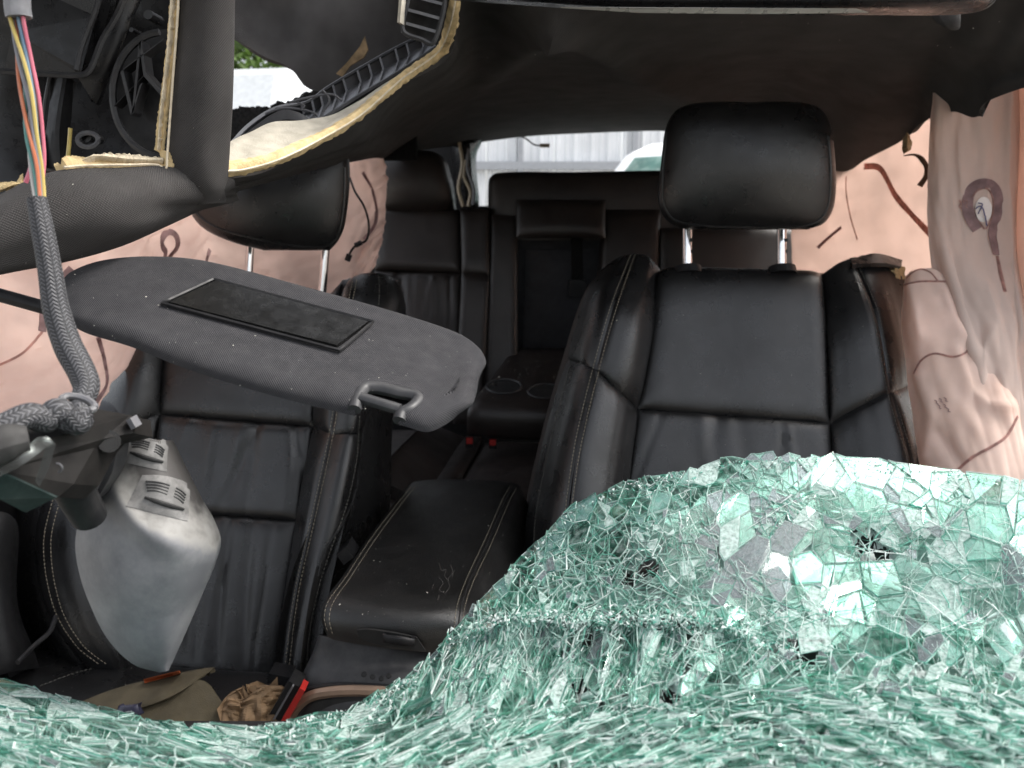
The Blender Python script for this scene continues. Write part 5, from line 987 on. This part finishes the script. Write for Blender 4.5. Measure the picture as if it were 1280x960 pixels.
for i, (x, y) in enumerate(seeds):
    l, wd, a = region(x, y); ca, sa_ = math.cos(R(a)), math.sin(R(a))
    d = seeds - (x, y); u = (d[:, 0]*ca + d[:, 1]*sa_) / l; v = (-d[:, 0]*sa_ + d[:, 1]*ca) / wd
    D2 = u*u + v*v; nb = np.argsort(D2)[1:22]
    k = r.integers(6, 10); ph = r.uniform(0, 6.28); rad = r.uniform(1.0, 1.4)
    poly = [(rad*math.cos(ph + 6.283*j/k), rad*math.sin(ph + 6.283*j/k)) for j in range(k)]
    for j in nb:
        poly = clip(poly, u[j], v[j], D2[j] * .5)
        if len(poly) < 3: break
    if len(poly) < 3: continue
    pp = [(x + ca*p*l - sa_*q*wd, y + sa_*p*l + ca*q*wd) for p, q in poly]
    # the free rim: pieces end near the break
    pp = [(p, max(q, edge_y(p) - abs(r.normal(0, 3.5)))) for p, q in pp]
    fd_ = field(x, y); big = r.random() < (.26 if l > 40 and wd > 20 else .08) + max(0, -fd_ * .45)
    tg = area(pp) * (1.1 if big else r.uniform(.08, .5))
    for sub in (shatter(pp, l, wd, max(tg * (.6 if fd_ > .25 else 1), 16))):
        ar = area(sub)
        if ar < 5: continue
        if any(math.hypot((sum(p[0] for p in sub)/len(sub) - hx) / hr, (sum(p[1] for p in sub)/len(sub) - hy) / (hr*.8)) < 1 for hx, hy, hr in HOLES): continue
        cells.append((ar, sum(p[0] for p in sub)/len(sub), sum(p[1] for p in sub)/len(sub), sub))
vis = lambda c: -5 < c[1] < 1285 and c[2] < 962
cells.sort(key=lambda c: -(c[0] if vis(c) else 0))
da = thing('deflated_airbag', 'grey deflated airbag cloth lying under the broken glass in front of the driver seat', 'airbag', (.3, .6, 1.05))
patch('airbag_cloth', simple('grey_airbag_cloth', (.30, .275, .28), .9, noise=.25, nscale=14, bump=.3, bscale=60), da, [[(x, y, float(depth([(x, y)])[0]) + .03 + (.02 if x < 900 else 0)) for y in (max(600, edge_y(x) + 25), 680, 760, 840, 900)] for x in (900, 960, 1050, 1150, 1250, 1330)], 40, 30, thick=.004, fn=folds(95, .006, 2.))
# clear film holding the pieces
xs = np.arange(-48, 1340, 4.); tsx = np.linspace(0, 1, 92) ** 1.1
rr_ = np.random.default_rng(5); jag = rr_.normal(0, 2.5, len(xs))
pts = np.array([[(x, edge_y(x) + 3 + j + (985 - edge_y(x) - 3) * t) for x, j in zip(xs, jag)] for t in tsx])
FG = lift(pts.reshape(-1, 2), .004).reshape(len(tsx), len(xs), 3)
nn, _ = normals(FG); FG += nn * (rr_.normal(0, .0012, FG.shape[:2]))[..., None]
mb = MB().grid(FG, 0); PX = pts.reshape(-1, 2); kf = []
for q in mb.f:
    c = PX[list(q)].mean(0); kf.append(not any(math.hypot((c[0]-hx)/hr, (c[1]-hy)/(hr*.8)) < .9 for hx, hy, hr in HOLES))
mb.f = [f for f, k in zip(mb.f, kf) if k]; mb.m = [0]*len(mb.f); mb.build('interlayer_film', G_FILM, ws)
for (hx, hy, hr) in HOLES[:2] + HOLES[7:8]:
    patch('dark_backing', SEAM, ws, [[(hx - hr*1.5, hy - hr*1.3, float(depth([(hx, hy)])[0]) + .015), (hx - hr*1.5, hy + hr*1.3, float(depth([(hx, hy)])[0]) + .015)], [(hx + hr*1.5, hy - hr*1.3, float(depth([(hx, hy)])[0]) + .015), (hx + hr*1.5, hy + hr*1.3, float(depth([(hx, hy)])[0]) + .015)]], 8, 8, thick=.004)  # black sheets added behind holes so the gaps look dark
MATS = [G_CLEAR, G_MILK, G_GREY, G_EDGE, G_EDGEP, G_EDGEW, G_EDGED]
def shard(mb, c, rnd):
    ar, x, y, pp = c
    dark = False
    c3 = lift([(x, y)])[0]; ex = lift([(x + 4, y)])[0] - c3; ey = lift([(x, y + 4)])[0] - c3
    n = np.cross(ex, ey); n /= np.linalg.norm(n); n *= 1 if np.dot(n, CAM - c3) > 0 else -1
    ins = rnd.uniform(.965, 1.0)
    q = lift([(x + (p[0]-x)*ins, y + (p[1]-y)*ins) for p in pp]) - c3
    ax = Vector(rnd.normal(size=3)).normalized(); m = np.array(Matrix.Rotation(rnd.normal(0, .032), 3, ax))
    th = rnd.uniform(.0004, .0014); q = q @ m.T + c3 + n * rnd.normal(.0008, .0005); nt_ = m @ n
    bigblue = 880 < x < 985 and 620 < y < 745
    pm = [.90, .06, .04] if x < 960 else [.74, .15, .11]
    if bigblue: pm = [.25, .05, .70]  # blue-grey reflection of these large facets put into their colour
    if y > 865: pm = [.84, .14, .02]
    fv = field(x, y); pm = np.array(pm) * [1, math.exp(2.2 * fv), 1]; pm /= pm.sum()
    fm = int(rnd.choice([0, 1, 2], p=pm)); em = int(rnd.choice([3, 4, 5, 6], p=[.28, .46, .20, .06]))
    k = len(q); sh_ = rnd.uniform(.92, .99); cen = q.mean(0)
    f = cen + (q - cen) * sh_ + nt_ * th; b = q - nt_ * th * .3
    V = np.concatenate([f, b]); F_ = [tuple(range(k)), tuple(range(2*k-1, k-1, -1))] + [(i, k+i, k+(i+1) % k, (i+1) % k) for i in range(k)]
    base = len(mb.v); mb.add(V, F_, em); mb.m[-len(F_)] = fm; mb.m[-len(F_)+1] = fm
    # bright splintered edges lying along the break lines
    for i in range(k):
        if rnd.random() > .85: continue
        a, b2 = b[i], b[(i+1) % k]
        L_ = np.linalg.norm(b2 - a)
        if L_ < .002: continue
        t0 = rnd.uniform(-.04, .1); t1 = rnd.uniform(.9, 1.04)
        p0 = a + (b2-a)*t0; p1 = a + (b2-a)*t1; jit = rnd.normal(0, .0003, 3); up = nt_ * rnd.uniform(.0002, .0011)
        p0 = p0 + jit + up*rnd.uniform(.4, 1); p1 = p1 - jit + up
        dv = (p1-p0); sd = np.cross(dv, n); sd /= np.linalg.norm(sd) + 1e-9; sd *= rnd.uniform(.00012, .00055) * (2.2 if rnd.random() < .10 else 1)
        splint(SPL, p0, p1, sd, nt_ * rnd.uniform(.0002, .0007), int(rnd.choice([3, 4, 5, 6], p=[.14, .46, .38, .02])))
def splint(mb, p0, p1, sd, up, m):
    mb.add([p0 - sd, p0 + sd, p0 + up, p1 - sd*.4, p1 + sd*.4, p1 + up*.6], [(0, 1, 2), (5, 4, 3), (0, 3, 4, 1), (1, 4, 5, 2), (2, 5, 3, 0)], m)
SPL = MB(); rnd = np.random.default_rng(21)
for c in cells[:290]:
    mb = MB(); shard(mb, c, rnd); mb.build('glass_shard', MATS, ws, False)
frag = MB()
for c in cells[290:]: shard(frag, c, rnd)
tag(frag.build('glass_fragments', MATS, ws, False), kind='stuff')
# loose splinters over the whole sheet
for _ in range(3000):
    x = rnd.uniform(-20, 1300); e = edge_y(x); y = e + 5 + (980 - e) * rnd.random()
    if rnd.random() > .12 + .55 * max(0, field(x, y)): continue
    l, wd, a = region(x, y); big = l > 40 and wd > 20
    if big and rnd.random() < .35: continue
    a = R(a + rnd.normal(0, 7 if wd < 16 else 40)); ln = rnd.uniform(.25, .95) * (min(l, 34))
    p0, p1 = lift([(x - math.cos(a)*ln/2, y - math.sin(a)*ln/2), (x + math.cos(a)*ln/2, y + math.sin(a)*ln/2)], -rnd.uniform(-.001, .0025))
    p1 = p1 + rnd.normal(0, .0006, 3); n = CAM - p0; n /= np.linalg.norm(n)
    sd = np.cross(p1 - p0, n); sd /= np.linalg.norm(sd) + 1e-9
    splint(SPL, p0, p1, sd * rnd.uniform(.00012, .00045), n * rnd.uniform(.0002, .0007), int(rnd.choice([3, 4, 5, 6], p=[.22, .42, .3, .06])))
# long cracks running across several pieces
def crack(p, q, n, w0, jit=5):
    t = np.linspace(0, 1, n)[:, None]; L_ = np.array(p)*(1-t) + np.array(q)*t; L_ = L_ + rnd.normal(0, jit, L_.shape) * np.sin(np.pi*t)
    pts_ = lift(L_, -.0022); nn_ = CAM - pts_[0]; nn_ /= np.linalg.norm(nn_); m_ = int(rnd.choice([4, 5, 4, 3]))
    for a, b in zip(pts_[:-1], pts_[1:]):
        sd = np.cross(b - a, nn_); sd /= np.linalg.norm(sd) + 1e-9; splint(SPL, a, b, sd * w0 * rnd.uniform(.5, 1.2), nn_ * .0008, m_)
for (cx, cy, k, rmin, rmax) in ((988, 628, 13, 25, 80), (935, 790, 9, 30, 110), (1085, 688, 12, 20, 70), (1035, 770, 16, 40, 150), (1180, 660, 12, 30, 110), (700, 690, 10, 30, 90), (830, 610, 9, 20, 70), (1200, 780, 12, 40, 130)):
    for j in range(k):
        a = 6.283 * (j + rnd.uniform(-.3, .3)) / k; ln = rnd.uniform(rmin, rmax); q = (cx + ln*math.cos(a), cy + ln*math.sin(a)*.8)
        if q[1] < edge_y(q[0]) + 6: continue
        crack((cx + rnd.normal(0, 3), cy + rnd.normal(0, 3)), q, 5, .0006, 2.5)
for _ in range(750):
    x = rnd.uniform(600, 1290); y = rnd.uniform(edge_y(x) + 10, 840); a = rnd.choice([R(52), R(-48), R(20), R(85)]) + rnd.normal(0, .35); ln = rnd.uniform(15, 60) if rnd.random() < .75 else rnd.uniform(60, 140)
    q = (x + ln*math.cos(a), y + ln*math.sin(a))
    if q[1] < edge_y(q[0]) + 6: continue
    crack((x, y), q, 6, rnd.uniform(.00012, .0004) * (2.2 if rnd.random() < .14 else 1), 3)
for _ in range(260):
    x = rnd.uniform(-40, 1290); y = rnd.uniform(max(edge_y(x) + 8, np.interp(x, [0, 300, 480, 650, 850, 1050, 1300], [800, 880, 885, 885, 870, 848, 862])), 980)
    a = R(region(x, 975)[2] + rnd.normal(0, 9)); ln = rnd.uniform(30, 170); q = (x + ln*math.cos(a), y + ln*math.sin(a))
    if q[1] < edge_y(q[0]) + 6: continue
    crack((x, y), q, 9, rnd.uniform(.0002, .0006), 1.5)
for _ in range(170):
    x = rnd.uniform(560, 930); y = rnd.uniform(max(edge_y(x) + 8, 775), 850); a = R(-72 + rnd.normal(0, 16)); ln = rnd.uniform(30, 95)
    q = (x + ln*math.cos(a + math.pi), y + ln*math.sin(a + math.pi))
    if q[1] > 890: continue
    crack((x, y), q, 6, rnd.uniform(.0002, .0005), 2)
# crumbled glass dust along the fold and rim
for _ in range(2600):
    if rnd.random() < .45: x = rnd.uniform(560, 1000); y = np.interp(x, [560, 640, 900, 1000], [800, 770, 778, 820]) + rnd.normal(0, 7)
    elif rnd.random() < .6: x = rnd.uniform(300, 1290); y = edge_y(x) + abs(rnd.normal(0, 5))
    else: x = rnd.uniform(330, 520); y = edge_y(x) + abs(rnd.normal(0, 14))
    p = lift([(x, y)], -rnd.uniform(0, .006))[0]; s_ = rnd.uniform(.0004, .0013)
    v = [p + rnd.normal(0, s_, 3) for _ in range(4)]
    SPL.add(v, [(0, 1, 2), (0, 3, 1), (1, 3, 2), (2, 3, 0)], int(rnd.choice([4, 5, 5, 3])))
tag(SPL.build('glass_splinters', MATS, ws, False), kind='stuff')

# ================================================================== GLASS CRUMBS LYING ABOUT
def crumbs(name, key, boxpx, n, label, seed, smin=.0004, smax=.0012, poly=None):
    r = np.random.default_rng(seed); mb = MB()
    while n > 0:
        n -= 1; x = r.uniform(boxpx[0], boxpx[2]); y = r.uniform(boxpx[1], boxpx[3]); h = hit(x, y, key)
        if not h: continue
        p = h[0] + h[1]*.0004; s_ = smin + (smax - smin) * r.random() ** 3
        v = [p + r.normal(0, s_, 3) for _ in range(4)]; mb.add(v, [(0, 1, 2), (0, 3, 1), (1, 3, 2), (2, 3, 0)])
    if mb.f: tag(mb.build(name, CRUMB, None, False), label, 'glass crumbs', kind='stuff')
crumbs('lid_crumbs', 'lid', (420, 600, 660, 780), 150, 'pale glass crumbs scattered on the armrest lid', 1, .0003, .0009)
crumbs('visor_crumbs', 'visor', (90, 330, 600, 530), 160, 'pale glass specks scattered on the sun visor', 2, .0002, .0006)
crumbs('seat_crumbs', 'drv', (680, 330, 1150, 660), 150, 'pale glass specks on the driver seat leather', 3, .0002, .0008)
crumbs('liner_crumbs', 'liner', (0, 0, 1280, 330), 110, 'pale specks stuck to the headliner cloth', 4, .0003, .0009)
crumbs('cushion_crumbs', 'cush', (60, 800, 180, 870), 40, 'glass crumbs on the passenger seat cushion', 5, .0004, .0013)
crumbs('rear_crumbs', 'farm', (590, 436, 740, 500), 160, 'glass crumbs on the folded rear armrest', 6, .0006, .0016)
